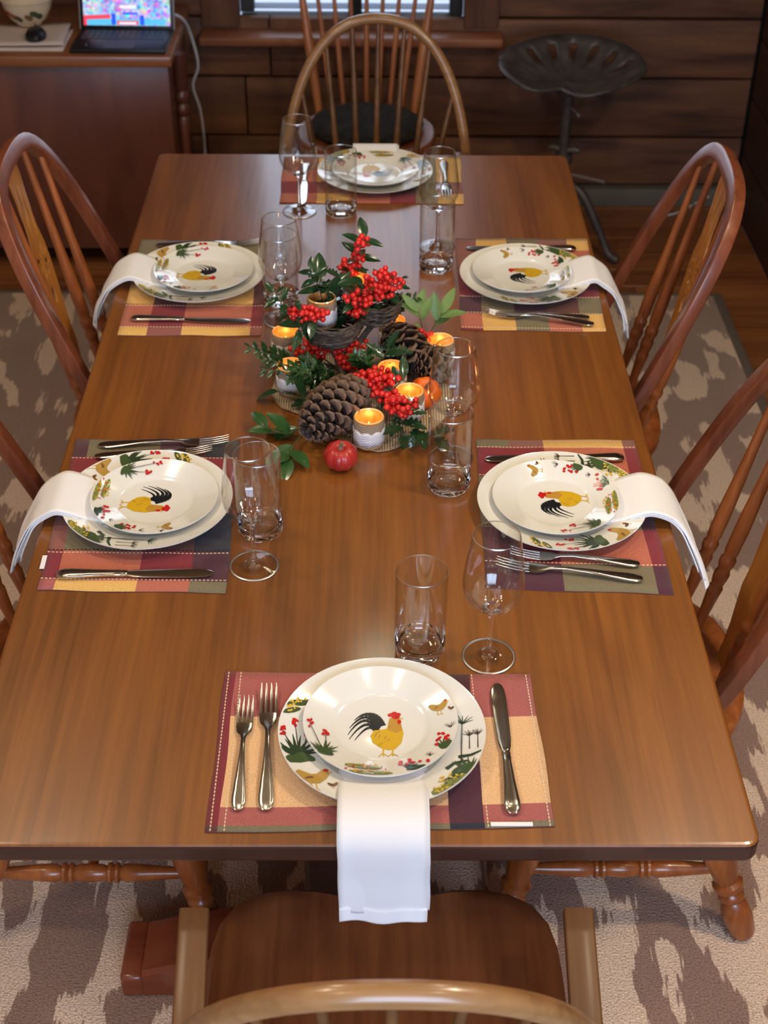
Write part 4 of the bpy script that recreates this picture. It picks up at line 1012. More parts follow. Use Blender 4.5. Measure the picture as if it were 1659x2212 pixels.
# candles in burlap and lace wrapped cups
CR, CH = .0252, .055
def candle(label, pos, lit=True, power=.028):
    r_ = thing('votive_candle', label, 'candle', pos, random.Random(len(label)).uniform(0, 6), 'burlap wrapped votive candles')
    cup = MB().add(*lathe([(0, .002), (CR - .0035, .002), (CR - .0032, .004), (CR - .002, CH - .001), (CR - .0012, CH), (CR - .0002, CH - .0008), (CR - .0004, .003), (CR - .002, 0), (0, 0)], 40)).obj('glass_cup', GOLDIN, r_)
    MB().add(*lathe([(CR - .0021, CH - .0012), (CR - .0011, CH + .0007), (CR + .0006, CH - .0012)], 40, True)).obj('cup_rim', RIMGL, cup)
    v, f = lathe([(CR, .004), (CR + .0013, .0042), (CR + .0013, CH - .005), (CR, CH - .0048)], 48, True); wr = MB().add(v, f).obj('burlap_wrap', BURLAP, r_)
    V = []; F = []; n_ = 72                              # lace with scalloped upper edge
    for i in range(n_):
        a = 2 * pi * i / n_; zt = .033 + .0042 * abs(sin(9 * a / 2)); zb = .0085 + .0016 * abs(sin(9 * a / 2 + .8))
        for q in (.0, .35, .7, 1.0):
            rr_ = CR + .0022 + .0004 * sin(36 * a) * (q > .5); V.append((rr_ * cos(a), rr_ * sin(a), zb + (zt - zb) * q))
    for i in range(n_):
        for k in range(3): j = (i + 1) % n_; F.append((i * 4 + k, j * 4 + k, j * 4 + k + 1, i * 4 + k + 1))
    lc = MB().add(V, F).obj('lace_band', LACE, wr); md = lc.modifiers.new('thick', 'SOLIDIFY'); md.thickness = .0009
    wx = MB().add(*lathe([(0, .022), (.012, .0218), (.019, .0222), (CR - .0032, .0235), (CR - .0034, .0042), (0, .0042)], 32)).obj('wax', WAX, r_)
    MB().add(*tube([(0, 0, .0215), (.0006, 0, .026), (.0012, .0006, .029)], .0008, 6)).obj('wick', BLACK, wx)
    if lit:
        MB().add(*lathe([(0, .0275), (.0024, .030), (.0031, .0335), (.0022, .038), (.0009, .0425), (0, .0445)], 14)).obj('flame', FLAME, wx)
        l = bpy.data.lights.new('candle_glow', 'POINT'); l.energy = power; l.color = (1, .55, .2); l.shadow_soft_size = .006
        lo = bpy.data.objects.new('candle_glow', l); COL.objects.link(lo); lo.parent = r_; lo.location = (0, 0, .047)
    return r_
TB = TZ + .0042
def cpos(px, py, zr=.806): p = P(px, py, z=zr); return (p.x, p.y, TB)
candle('lit candle in a burlap and lace cup beside the red pumpkin', cpos(797, 902))
candle('lit burlap candle cup between the berries and the orange pumpkin', cpos(884, 846))
candle('lit burlap candle cup half hidden behind the large berry cluster', cpos(846, 795))
candle('lit burlap candle cup beside the back pine cones and small berry cluster', cpos(951, 736))
candle('lit burlap candle cup on the gold placemat side, under holly leaves', cpos(617, 718))
candle('burlap candle cup hidden low in the boxwood greenery', cpos(628, 790), True)
candle('lit candle cup behind the back pine cone', cpos(848, 694))

# forked stand with two twig nests, candles in the nests
N1 = Vector((-.049, .028, .848)); N2 = Vector((.030, .062, .872))
st = thing('branch_stand', 'dark forked metal stand with twig nest cups holding two candles', 'stand', (-.033, .012, TB))
o0 = Vector((-.033, .012, TB))
def rel(*pts): return [Vector(p) - o0 for p in pts]
MB().add(*tube(spline(rel((-.012, -.02, TB + .004), (-.030, -.005, TB + .02), (-.042, .015, TB + .045), tuple(N1 - Vector((0, 0, .028)))), 6), [.0075] * 7 + [.0065] * 6 + [.0085] * 6, 10)).obj('stem', TWIG, st)
MB().add(*tube(spline(rel((-.030, .0, TB + .02), (.0, .04, TB + .06), tuple(N2 - Vector((0, 0, .026)))), 6), .0055, 8)).obj('branch', TWIG, st)
for a in (0.4, 2.5, 4.4):
    MB().add(*tube(bez((0, 0, .016), (.03 * cos(a), .03 * sin(a), .02), (.055 * cos(a), .055 * sin(a), .004)), .005, 8)).obj('root_foot', TWIG, st)
def nest(c, r, h, seed, count):
    rr = random.Random(seed); mb = MB()
    for k in range(count):
        z = (rr.random() ** .8) * h; R = r * (.62 + .38 * (z / h) ** .55) + rr.uniform(-.003, .003); ph = rr.uniform(0, 6.28); span = rr.uniform(2.6, 6.2)
        pts = []
        for i in range(15):
            a = ph + span * i / 14; pts.append(c - o0 + Vector((R * cos(a), R * sin(a), z - h + .004 * sin(3 * a + ph) + .0015 * sin(11 * a)) ) + Vector((cos(a), sin(a), 0)) * .0022 * sin(7 * a + k))
        mb.add(*tube(pts, rr.uniform(.0008, .0015), 5))
    ob = mb.obj('twig_nest', TWIG, st); ob['kind'] = 'stuff'
    MB().add(*lathe([(0, -h + .002), (r * .6, -h + .003), (r * .66, -h + .006), (0, -h + .006)], 24)).obj('nest_cup', TWIG, st).location = c - o0
nest(N1 + Vector((0, 0, .026)), .056, .046, 5, 84); nest(N2 + Vector((0, 0, .02)), .046, .042, 6, 66)
p7 = P(695, 641, Y=.034); candle('burlap candle cup standing in the larger twig nest', (p7.x, .034, p7.z - CH), False)
p8 = P(772, 600, Y=.07); candle('burlap candle cup standing in the smaller twig nest', (p8.x, .07, p8.z - CH), True, .02)

# pine cones
def scale_mesh():
    V = []; F = []; rows_ = [(0, .004, 0), (.5, .008, -.0005), (.8, .0108, .001), (1.0, .0088, .0052), (1.05, .004, .0075)]
    for y_, w, z in rows_:
        for s in (-1, -.5, 0, .5, 1): V.append((s * w, y_ * .02, z + .0022 * (1 - s * s)))
    n0 = len(V)
    V += [(x, y_, z - .0032 - .0012 * (y_ > .018)) for x, y_, z in V]
    mi = []
    for off in (0, n0):
        for i in range(4):
            for k in range(4): a = off + i * 5 + k; F.append((a, a + 1, a + 6, a + 5)); mi.append(1 if i >= 2 else 0)
    rim = [0, 1, 2, 3, 4, 9, 14, 19, 24, 23, 22, 21, 20, 15, 10, 5]
    for a, b_ in zip(rim, rim[1:] + rim[:1]): F.append((a, b_, b_ + n0, a + n0)); mi.append(1 if a > 9 else 0)
    mb = MB(); mb.v = V; mb.f = F; mb.m = mi
    return mb.mesh('scale', [CONE, CONET], True, 50)
SCALE = scale_mesh()
def pine_cone(label, base, tip, rmax, nsc, s0, seed, openness=.55):
    """base is the stalk end; scales point towards the tip"""
    base = Vector(base); tip = Vector(tip); ax = (tip - base); L_ = ax.length; ax.normalize(); low = min(base.z, tip.z) - rmax
    org = Vector(((base.x + tip.x) / 2, (base.y + tip.y) / 2, TB))
    root = thing('pine_cone', label, 'pine cone', org, 0, 'pine cones in the centrepiece')
    u = ax.orthogonal().normalized(); w = ax.cross(u); rr = random.Random(seed)
    MB().add(*turned(base - org, tip - org, [(0, rmax * .15), (.1, rmax * .38), (.35, rmax * .5), (.7, rmax * .34), (1, rmax * .06)], 14)).obj('core', CONE, root)
    for k in range(nsc):
        t = .02 + .96 * (k + .5) / nsc; a = k * 2.39996
        R = rmax * (sin(pi * min(1, (t * .86 + .1))) ** .62) if t < .97 else rmax * .2
        rad_ = u * cos(a) + w * sin(a)
        tilt = (1.15 - 1.05 * t) * openness / .55
        d = (rad_ * cos(.9 - tilt * .8) + ax * sin(.9 - tilt * .8)).normalized()
        sc = s0 * (.55 + .6 * sin(pi * min(1, t * .8 + .18))) * rr.uniform(.93, 1.07)
        pos = base + ax * (t * L_) + rad_ * max(R - .02 * sc * .85, rmax * .12) - ax * .006
        put(SCALE, 'scale', root, org, pos, d, ax * -.35 + rad_ * .2 if False else (-ax + rad_ * .35), sc)
    return root
pine_cone('large dark pine cone lying beside the red pumpkin', P(768, 842, z=.801), P(660, 936, z=.798), .043, 96, 1.0, 2)
pine_cone('open pine cone with broad scales behind the berries and holly', P(895, 775, z=.794), P(842, 712, z=.815), .037, 56, 1.15, 5, .85)
pine_cone('dark shaggy pine cone beside the orange pumpkin', P(960, 790, z=.788), P(893, 783, z=.792), .032, 60, .85, 8, .75)

# pumpkins
def pumpkin(label, pos, r, h, lobes, m_, tilt=0.0, rz=0.0):
    root = thing('mini_pumpkin', label, 'pumpkin', pos, rz)
    V = []; F = []; nu, nv = 72, 18
    for j in range(nv + 1):
        ph = -pi / 2 + pi * j / nv; cr = cos(ph) ** .75; z = sin(ph)
        for i in range(nu):
            a = 2 * pi * i / nu; rb = 1 - .10 * (1 - abs(sin(a * lobes / 2)) ** .7) * cr ** .4
            zz = h * (z * .5 + .5) - h * .20 * max(0, 1 - cr / .55) ** 1.2 * (1 if z > 0 else -.5)
            V.append((r * cr * rb * cos(a), r * cr * rb * sin(a), zz))
    for j in range(nv):
        for i in range(nu): F.append((j * nu + i, j * nu + (i + 1) % nu, (j + 1) * nu + (i + 1) % nu, (j + 1) * nu + i))
    bd = MB().add(V, F).obj('flesh', m_, root, angle=80)
    sm = MB().add(*tube(spline([(0, 0, h * .78), (.0005, .001, h * .95), (.003, .001, h * 1.12)], 4), [.0075, .0065, .005, .004, .0035, .0032, .003, .003, .0034], 8)).obj('stalk', PSTEM, root)
    for o in (bd, sm): o.rotation_euler = (tilt, 0, 0)
    return root
pp = P(736, 985, z=.77); pumpkin('small dark red pumpkin on the bare table by the front candle', (pp.x, pp.y, TZ + .0006), .0295, .044, 9, PUMPR, .12)
pp = P(914, 838, z=.78); pumpkin('small orange pumpkin beside the shaggy pine cone', (pp.x, pp.y, TB + .002), .030, .046, 8, PUMPO, .5, .3)

# leaves, berries and sprigs
def leaf_mesh(name, m_, wd=.34, spines=0, fold=.18, curl=.12, n=10):
    V = []; F = []
    for i in range(n + 1):
        t = i / n; w = wd * .5 * max(0.0, sin(pi * t ** .85)) ** .8 + .004
        if spines and 0 < i < n: w *= 1.28 if i % 2 else .72
        z = -curl * t * t
        for s in (-1, -.5, 0, .5, 1): V.append((s * w, t, z + fold * abs(s) * w + (.05 * w * (1 if i % 2 else -1) * abs(s) if spines else 0)))
    for i in range(n):
        for k in range(4): a = i * 5 + k; F.append((a, a + 1, a + 6, a + 5))
    n0 = len(V); V += [(x, y_, z - .012) for x, y_, z in V]
    F += [tuple(q + n0 for q in reversed(fc)) for fc in F]
    rim = [0, 1, 2, 3, 4] + [i * 5 + 4 for i in range(1, n + 1)] + [n * 5 + k for k in (3, 2, 1, 0)] + [i * 5 for i in range(n - 1, 0, -1)]
    for a, b_ in zip(rim, rim[1:] + rim[:1]): F.append((a, b_, b_ + n0, a + n0))
    return MB().add(V, F).mesh(name, m_, True, 60)
HOLLY = leaf_mesh('leaf', LEAFD, .46, 1, .35, .15); BAY = leaf_mesh('leaf', LEAFD, .42, 0, .25, .18); BAYM = leaf_mesh('leaf', LEAFM, .44, 0, .2, .2); PALE = leaf_mesh('leaf', LEAFL, .36, 0, .2, .12); BOX = leaf_mesh('leaf', LEAFM, .42, 0, .25, .1, 5); BOXD = leaf_mesh('leaf', LEAFD, .42, 0, .25, .1, 5)
bm = bmesh.new(); bmesh.ops.create_icosphere(bm, subdivisions=2, radius=1.0)
for fc in bm.faces: fc.smooth = True
BER = bpy.data.meshes.new('berry'); bm.to_mesh(BER); BER.materials.append(BERRY)
BERO = bpy.data.meshes.new('berry'); bm.to_mesh(BERO); BERO.materials.append(BERRYO); bm.free()
CENT = Vector((-.01, -.02, .80))
def sprig(name, label, cat, path, leaves=(), stem_r=.0012, berries=(), stem=STEMB, group=None, seed=1):
    """leaves = (mesh, count, length, start, spread); berries = [(centre, spread xyz, count, radius, mesh)]"""
    pts = spline(path, 6); o_ = Vector(path[0]); rr = random.Random(seed)
    root = thing(name, label, cat, o_, 0, group)
    MB().add(*tube([p - o_ for p in pts], [stem_r * (1 - .5 * i / len(pts)) for i in range(len(pts))], 6)).obj('stem', stem, root)
    if leaves:
        me, cnt, ln, t0, sp = leaves
        for k in range(cnt):
            t = t0 + (1 - t0) * k / max(cnt - 1, 1); i = min(int(t * (len(pts) - 1)), len(pts) - 2); p = pts[i].lerp(pts[i + 1], t * (len(pts) - 1) - i)
            d = (pts[i + 1] - pts[i]).normalized(); a = k * 2.4 + rr.uniform(-.3, .3)
            sd = d.orthogonal().normalized(); sd = Quaternion(d, a) @ sd
            dirv = (d * (1 - sp * (1 - .6 * (k == cnt - 1))) + sd * sp).normalized()
            if p.z + dirv.z * ln < TB + .002: dirv.z = max(dirv.z, (TB + .003 - p.z) / ln); dirv.normalize()
            up = Vector((0, -.35, 1)) + sd * rr.uniform(-.3, .5)
            put(me, 'leaf', root, o_, p, dirv, up, ln * rr.uniform(.8, 1.12))
    for c_, spd, cnt, r_, me in berries:
        c_ = Vector(c_); placed = []; tries = 0
        while len(placed) < cnt and tries < cnt * 60:
            tries += 1; v = Vector((rr.gauss(0, .5), rr.gauss(0, .5), rr.gauss(0, .5)))
            if v.length > 1: continue
            p = c_ + Vector((v.x * spd[0], v.y * spd[1], v.z * spd[2]))
            if p.z < TB + r_ or any((p - q).length < r_ * 1.55 for q in placed): continue
            placed.append(p); link('berry', me, root, Matrix.Translation(p - o_) @ Matrix.Scale(r_ * rr.uniform(.88, 1.08), 4))
    return root
SPG = 'holly and berry sprigs'
BR = .0056
V3 = lambda px, py, z=None, Y=None: tuple(P(px, py, z=z, Y=Y))
sprig('holly_sprig', 'tall upright berried holly sprig rising behind the nest candles', 'sprig', [V3(770, 655, Y=.085), V3(762, 600, Y=.09), V3(772, 555, Y=.095), V3(788, 514, Y=.10)], (BAY, 12, .040, .38, .80), .0018,
      [(V3(752, 580, Y=.09), (.018, .014, .02), 15, BR, BER), (V3(770, 560, Y=.092), (.012, .012, .02), 10, BR, BER), (V3(777, 538, Y=.095), (.012, .012, .02), 9, BR, BER), (V3(785, 521, Y=.10), (.012, .01, .014), 8, BR, BER)], group=SPG, seed=3)
sprig('holly_sprig', 'holly sprig with rounded leaves standing left of the nest candle', 'sprig', [V3(705, 690, Y=.04), V3(690, 625, Y=.035), V3(672, 585, Y=.035)], (BAY, 9, .036, .42, .75), .0014, group=SPG, seed=5)
sprig('holly_sprig', 'holly shoot with berries leaning towards the gold placemat tumbler', 'sprig', [V3(690, 690, Y=.0), V3(645, 680, Y=-.005), V3(590, 633, Y=-.01)], (HOLLY, 12, .032, .25, .75), .0014,
      [(V3(670, 680, Y=-.01), (.034, .012, .016), 26, BR, BER), (V3(640, 672, Y=-.01), (.016, .01, .014), 7, BR, BER)], stem=STEM, group=SPG, seed=7)
sprig('holly_sprig', 'cluster of broad dark holly leaves between the two nest candles', 'sprig', [V3(725, 680, Y=.06), V3(735, 640, Y=.06), V3(735, 600, Y=.065)], (HOLLY, 10, .044, .1, .85), .0016, group=SPG, seed=9)
sprig('berry_sprig', 'red berry sprig arching over the smaller twig nest', 'sprig', [V3(790, 690, Y=.05), V3(800, 650, Y=.04), V3(835, 600, Y=.04)], (BAY, 8, .036, .15, .8), .0014,
      [(V3(828, 612, Y=.03), (.038, .016, .03), 36, BR, BER), (V3(805, 630, Y=.03), (.024, .014, .02), 12, BR, BER), (V3(838, 618, Y=.03), (.022, .014, .026), 12, BR, BER)], group=SPG, seed=11)
sprig('berry_sprig', 'red berry sprig between the two twig nests', 'sprig', [V3(800, 690, Y=.02), V3(778, 660, Y=.015), V3(768, 645, Y=.015)], (BAY, 6, .034, .1, .9), .0014,
      [(V3(773, 650, Y=.01), (.026, .014, .024), 24, BR, BER), (V3(770, 672, Y=.01), (.02, .012, .012), 8, BR, BER)], group=SPG, seed=13)
sprig('berry_sprig', 'orange-red berry cluster under the larger nest, gold placemat side', 'sprig', [V3(720, 790, z=.775), V3(680, 760, z=.80), V3(645, 735, z=.815)], (BAY, 5, .03, .3, .8), .0014,
      [(V3(660, 745, z=.81), (.034, .018, .02), 22, BR, BERO), (V3(690, 760, z=.80), (.02, .016, .014), 12, BR, BER), (V3(708, 745, z=.81), (.016, .014, .014), 10, BR, BER)], group=SPG, seed=15)
sprig('berry_sprig', 'red berry cluster beside the stem under the larger nest', 'sprig', [V3(745, 830, z=.765), V3(745, 790, z=.79), V3(748, 745, z=.815)], (BAY, 4, .03, .3, .8), .0014,
      [(V3(735, 755, z=.81), (.02, .014, .02), 18, BR, BER), (V3(752, 785, z=.792), (.02, .016, .018), 18, BR, BER), (V3(762, 745, z=.815), (.014, .01, .014), 8, BR, BER), (V3(790, 742, z=.81), (.022, .01, .008), 4, BR, BERO)], group=SPG, seed=17)
sprig('berry_sprig', 'largest red berry cluster lying between pine cone and candles', 'sprig', [V3(760, 800, z=.79), V3(815, 825, z=.812), V3(850, 850, z=.81)], (BAY, 4, .036, .2, .8), .0015,
      [(V3(815, 818, z=.812), (.044, .034, .016), 52, .0061, BER), (V3(835, 858, z=.806), (.026, .016, .013), 16, .0061, BER)], group=SPG, seed=19)
sprig('berry_sprig', 'red berry cluster hanging in front of the orange pumpkin candle', 'sprig', [V3(840, 840, z=.80), V3(865, 870, z=.81), V3(885, 890, z=.80)], (HOLLY, 4, .034, .2, .8), .0014,
      [(V3(868, 880, z=.806), (.036, .024, .014), 26, .0060, BER), (V3(850, 868, z=.808), (.014, .014, .012), 6, .0060, BER)], group=SPG, seed=21)
sprig('berry_sprig', 'small red berry cluster next to the pale green leaves', 'sprig', [V3(900, 765, z=.775), V3(908, 740, z=.80), V3(912, 722, z=.812)], (PALE, 3, .03, .3, .8), .0012, [(V3(911, 726, z=.81), (.026, .014, .018), 17, BR, BER)], group=SPG, seed=23)
BXG = 'boxwood sprigs'
def boxwood(label, path, cnt, ln, seed, me=BOX, tw=3):
    pts = [Vector(p) for p in path]; o_ = pts[0]; rr = random.Random(seed)
    root = thing('boxwood_sprig', label, 'sprig', o_, 0, BXG); d = pts[-1] - o_
    for b_ in range(tw):
        sp = 0 if b_ == 0 else 1
        e = o_ + d * rr.uniform(.75, 1.0) + Vector((rr.uniform(-1, 1), rr.uniform(-1, 1), rr.uniform(-.3, .7))) * d.length * .42 * sp
        mid = (o_ + e) / 2 + Vector((0, 0, .008)); mid.z = max(mid.z, TB + .006); e.z = max(e.z, TB + .004)
        c_ = spline([o_, mid, e], 8); MB().add(*tube([p - o_ for p in c_], .0009, 5)).obj('stem', STEM, root)
        for k in range(cnt):
            t = .15 + .85 * k / cnt; i = min(int(t * (len(c_) - 1)), len(c_) - 2); p = c_[i].lerp(c_[i + 1], t * (len(c_) - 1) - i); dd = (c_[i + 1] - c_[i]).normalized()
            sd = Quaternion(dd, k * pi / 2 + (k // 2) * .8) @ dd.orthogonal().normalized(); dv = (dd * .6 + sd * .8).normalized()
            if p.z + dv.z * ln < TB + .001: dv.z = abs(dv.z) * .4
            put(me, 'leaf', root, o_, p, dv, Vector((0, -.3, 1)) + sd * .4, ln * rr.uniform(.75, 1.15))
    return root
boxwood('boxwood sprig reaching out past the burlap towards the gold mat', [V3(665, 800, z=.775), V3(565, 775, z=.79)], 18, .019, 2, BOX, 3)
boxwood('dense boxwood tuft over the hidden candle cup', [V3(690, 845, z=.775), V3(640, 800, z=.835)], 18, .018, 4, BOX, 6)
boxwood('boxwood tuft at the foot of the branch stand', [V3(705, 850, z=.765), V3(672, 775, z=.825)], 18, .017, 6, BOXD, 6)
boxwood('boxwood tuft in front of the broad-scaled pine cone', [V3(790, 815, z=.775), V3(780, 765, z=.825)], 16, .017, 8, BOX, 6)
boxwood('boxwood sprig pointing to the stool-side place behind the smaller nest', [V3(840, 690, z=.80), V3(895, 640, z=.835)], 16, .019, 10, BOX, 4)
LFG = 'leafy sprigs around the centrepiece'
sprig('leaf_sprig', 'pale green narrow leaves upright beside the back berry cluster', 'sprig', [V3(915, 720, z=.785), V3(908, 690, z=.815), V3(903, 668, z=.83)], (PALE, 4, .055, .45, .45), .0011, stem=STEM, group=LFG, seed=31)
sprig('leaf_sprig', 'pale green slender leaves leaning towards the stool-side mat', 'sprig', [V3(925, 725, z=.775), V3(940, 700, z=.80), V3(955, 678, z=.82)], (PALE, 4, .052, .45, .45), .0011, stem=STEM, group=LFG, seed=33)
sprig('leaf_sprig', 'green leaves spreading on the table beside the large pine cone', 'sprig', [V3(668, 905, z=.765), V3(625, 935, z=.768), V3(575, 925, z=.770)], (BAYM, 5, .050, .3, .6), .0013, stem=STEM, group=LFG, seed=35)
sprig('leaf_sprig', 'broad dark leaves lying on the table next to the tagged mat tumbler', 'sprig', [V3(655, 935, z=.765), V3(632, 965, z=.765), V3(625, 990, z=.762)], (BAYM, 4, .058, .45, .5), .0013, stem=STEM, group=LFG, seed=37)
sprig('leaf_sprig', 'glossy dark leaves over the burlap edge beside the pine cone', 'sprig', [V3(690, 860, z=.772), V3(650, 860, z=.785), V3(600, 845, z=.775)], (BAY, 5, .052, .2, .6), .0013, stem=STEM, group=LFG, seed=39)
sprig('holly_sprig', 'drooping holly leaves over the burlap beside the front candle', 'sprig', [V3(845, 880, z=.785), V3(868, 910, z=.78), V3(868, 945, z=.768)], (HOLLY, 5, .046, .35, .6), .0013, group=SPG, seed=41)
sprig('holly_sprig', 'spiny holly leaves reaching towards the plum-cornered mat tumbler', 'sprig', [V3(870, 900, z=.775), V3(905, 930, z=.77), V3(940, 945, z=.766)], (HOLLY, 5, .044, .4, .5), .0012, group=SPG, seed=43)
sprig('holly_sprig', 'single broad dark leaves between candle cup and orange pumpkin', 'sprig', [V3(845, 845, z=.80), V3(862, 828, z=.812), V3(872, 815, z=.818)], (BAY, 3, .046, .5, .6), .0012, group=SPG, seed=45)
sprig('holly_sprig', 'spiny holly leaves below the broad-scaled pine cone', 'sprig', [V3(815, 800, z=.79), V3(830, 770, z=.815), V3(838, 752, z=.825)], (HOLLY, 6, .044, .3, .75), .0012, group=SPG, seed=47)

sprig('holly_sprig', 'large glossy holly leaves covering the back rim of the larger nest', 'sprig', [V3(760, 690, Y=.05), V3(720, 655, Y=.05), V3(690, 612, Y=.055)], (BAY, 9, .056, .15, .75), .0015, group=SPG, seed=51)
sprig('holly_sprig', 'holly leaves drooping over the front edge of the larger nest', 'sprig', [V3(690, 690, Y=.0), V3(668, 690, Y=-.012), V3(650, 718, Y=-.02)], (BAY, 6, .042, .3, .7), .0013, group=SPG, seed=53)
sprig('holly_sprig', 'holly leaves lying over the berry cluster on the smaller nest', 'sprig', [V3(800, 670, Y=.03), V3(795, 640, Y=.022), V3(775, 610, Y=.02)], (BAY, 5, .042, .35, .7), .0013, group=SPG, seed=55)
sprig('holly_sprig', 'small holly leaves edging the outer side of the smaller nest', 'sprig', [V3(820, 670, Y=.06), V3(845, 640, Y=.06), V3(862, 605, Y=.065)], (HOLLY, 8, .028, .2, .8), .0012, group=SPG, seed=57)
boxwood('boxwood sprig below the gold placemat side candle cup', [V3(680, 830, z=.772), V3(600, 800, z=.80)], 18, .018, 12, BOXD, 4)
boxwood('boxwood tuft under the orange-red berry cluster', [V3(700, 810, z=.785), V3(665, 785, z=.82)], 16, .017, 14, BOX, 5)
boxwood('boxwood shoot behind the large pine cone', [V3(720, 830, z=.785), V3(690, 800, z=.815)], 16, .017, 16, BOXD, 5)

# ---------------------------------------------------------------- desk by the wall
DZ = .706
desk = thing('desk', 'dark reddish wooden desk with a plain panel side, holding the laptop', 'desk', (-1.35, 2.2, 0))
D0 = Vector((-1.35, 2.2, 0))
def dpart(nm, a, m_, r=.004):
    MB().add(*bevel_box(a[0] - D0.x, a[1] - D0.x, a[2] - D0.y, a[3] - D0.y, a[4], a[5], r)).obj(nm, m_, desk)
dpart('desk_top', (-2.2, -.57, 1.925, 2.42, DZ - .034, DZ), W_DESKE, .006)
dpart('side_panel', (-2.15, -.585, 1.955, 1.985, .075, DZ - .034), W_DESK)
dpart('back_panel', (-2.15, -.60, 2.38, 2.405, .05, DZ - .034), W_DESK)
dpart('end_panel', (-.612, -.585, 1.985, 2.38, .05, DZ - .034), W_DESK)
for x in (-2.12, -.60):
    for y_ in (1.99, 2.37): dpart('foot', (x - .02, x + .02, y_ - .02, y_ + .02, 0, .075), W_DESK)
MB().add(*turned((-.565 - D0.x, 2.06 - D0.y, .0), (-.565 - D0.x, 2.06 - D0.y, DZ - .034), [(0, .014), (.1, .016), (.55, .015), (.70, .019), (.71, .014), (.73, .022), (.75, .022), (.77, .014), (.79, .022), (.81, .022), (.83, .015), (.86, .02), (1, .02)], 14)).obj('turned_post', W_DESK, desk)

# laptop
lap = thing('laptop', 'open black laptop showing a bright sports broadcast', 'laptop', (-.728, 2.04, DZ + .0008), -.02)
kbase = MB().add(*bevel_box(-.142, .142, -.095, .095, 0, .014, .004)).obj('keyboard_base', BLACK, lap)
kb = MB()
for r_ in range(5):
    for c_ in range(14): kb.add(*box(-.125 + c_ * .018, -.1095 + c_ * .018, .0 + r_ * .0165, .0145 + r_ * .0165, .0138, .0152))
ko = kb.obj('keys', GREY, kbase, smooth=False); ko['kind'] = 'stuff'
MB().add(*bevel_box(-.045, .045, -.085, -.015, .0136, .0146, .0004, 1)).obj('touchpad', GREY, kbase)
def crowd_mat():
    mt = bpy.data.materials.new('screen_picture'); mt.use_nodes = True; nt = mt.node_tree; N = nt.nodes; L = nt.links; b = N['Principled BSDF']
    tc = N.new('ShaderNodeTexCoord'); vo = N.new('ShaderNodeTexVoronoi'); vo.inputs['Scale'].default_value = 110; nz = N.new('ShaderNodeTexNoise'); nz.inputs['Scale'].default_value = 28
    L.new(tc.outputs['Object'], vo.inputs['Vector']); L.new(tc.outputs['Object'], nz.inputs['Vector'])
    mx = N.new('ShaderNodeMix'); mx.data_type = 'RGBA'; mx.inputs[6].default_value = c255(90, 120, 220)
    L.new(nz.outputs['Fac'], mx.inputs[0]); L.new(vo.outputs['Color'], mx.inputs[7])
    b.inputs['Base Color'].default_value = (0, 0, 0, 1); L.new(mx.outputs[2], b.inputs['Emission Color']); b.inputs['Emission Strength'].default_value = 1.3
    return mt
def em(n_, c_, s): return mat(n_, (0, 0, 0, 1), .3, emit=c_, estr=s)
SCR = [crowd_mat(), em('screen_cyan', c255(90, 190, 235), 1.0), em('screen_red', c255(235, 70, 90), 1.0), em('screen_blue', c255(40, 80, 225), 1.1), em('screen_white', c255(235, 235, 245), 1.0)]
lid = Matrix.Translation((0, .095, .012)) @ Matrix.Rotation(radians(-16), 4, 'X')
v, f = bevel_box(-.142, .142, 0, .007, 0, .20, .003); lido = MB().add([lid @ Vector(p) for p in v], f).obj('lid', BLACK, lap)
for sx in (-1, 1):
    v, f = bevel_box(sx * .1435 - .0022, sx * .1435 + .0022, -.0012, .0072, .0, .20, .001, 1); MB().add([lid @ Vector(p) for p in v], f).obj('lid_edge', ALU, lido)
sc_ = MB()
def quad(x0, x1, z0, z1, y_, mi, sk=0): sc_.add([lid @ Vector(p) for p in ((x0, y_, z0), (x1, y_, z0 + sk), (x1, y_, z1 + sk), (x0, y_, z1))], [(0, 1, 2, 3)], mi)
quad(-.132, .132, .012, .192, -.0006, 0); quad(-.132, .118, .012, .030, -.0009, 1, .002); quad(-.132, -.05, .028, .040, -.0011, 2, .004); quad(-.132, -.122, .012, .034, -.0012, 2)
quad(-.03, .035, .014, .026, -.0012, 2); quad(-.024, .028, .016, .022, -.0014, 4); quad(-.047, -.034, .014, .046, -.0014, 3); quad(.040, .053, .014, .042, -.0014, 3); quad(-.012, .034, .044, .05, -.0014, 3); quad(-.02, .03, .062, .07, -.0013, 4); quad(-.06, .03, .10, .108, -.0013, 1)
sco = sc_.obj('screen', SCR, lido, smooth=False)
MB().add(*box(-.1, -.096, -.06, -.056, .0142, .0148)).obj('sticker', WHITEP, kbase, smooth=False)

for i, (dx, dy, dz, rz) in enumerate(((0, 0, 0, .0), (-.006, .012, .004, .05))):
    pp_ = MB(); V = []; F = []; nx, ny = 10, 6
    for j in range(ny + 1):
        for k in range(nx + 1): V.append((-.15 + .3 * k / nx, -.1 + .2 * j / ny, .003 + .0025 * sin(k * .7 + i) * (j / ny)))
    for j in range(ny):
        for k in range(nx): a = j * (nx + 1) + k; F.append((a, a + 1, a + nx + 2, a + nx + 1))
    o = pp_.add(V, F).obj('paper_stack', PAPER); md = o.modifiers.new('t', 'SOLIDIFY'); md.thickness = .003; md.offset = 1
    o.location = (-1.045 + dx, 2.065 + dy, DZ + .001 + i * .0095); o.rotation_euler = (0, 0, rz)
    tag(o, ['lower folded newspaper on the desk beside the laptop', 'upper newspaper under the mouse and pottery bowl'][i], 'newspaper', 'newspapers on the desk')
ms = thing('computer_mouse', 'black computer mouse on the newspaper', 'mouse', (-.985, 2.035, DZ + .0195), .1)
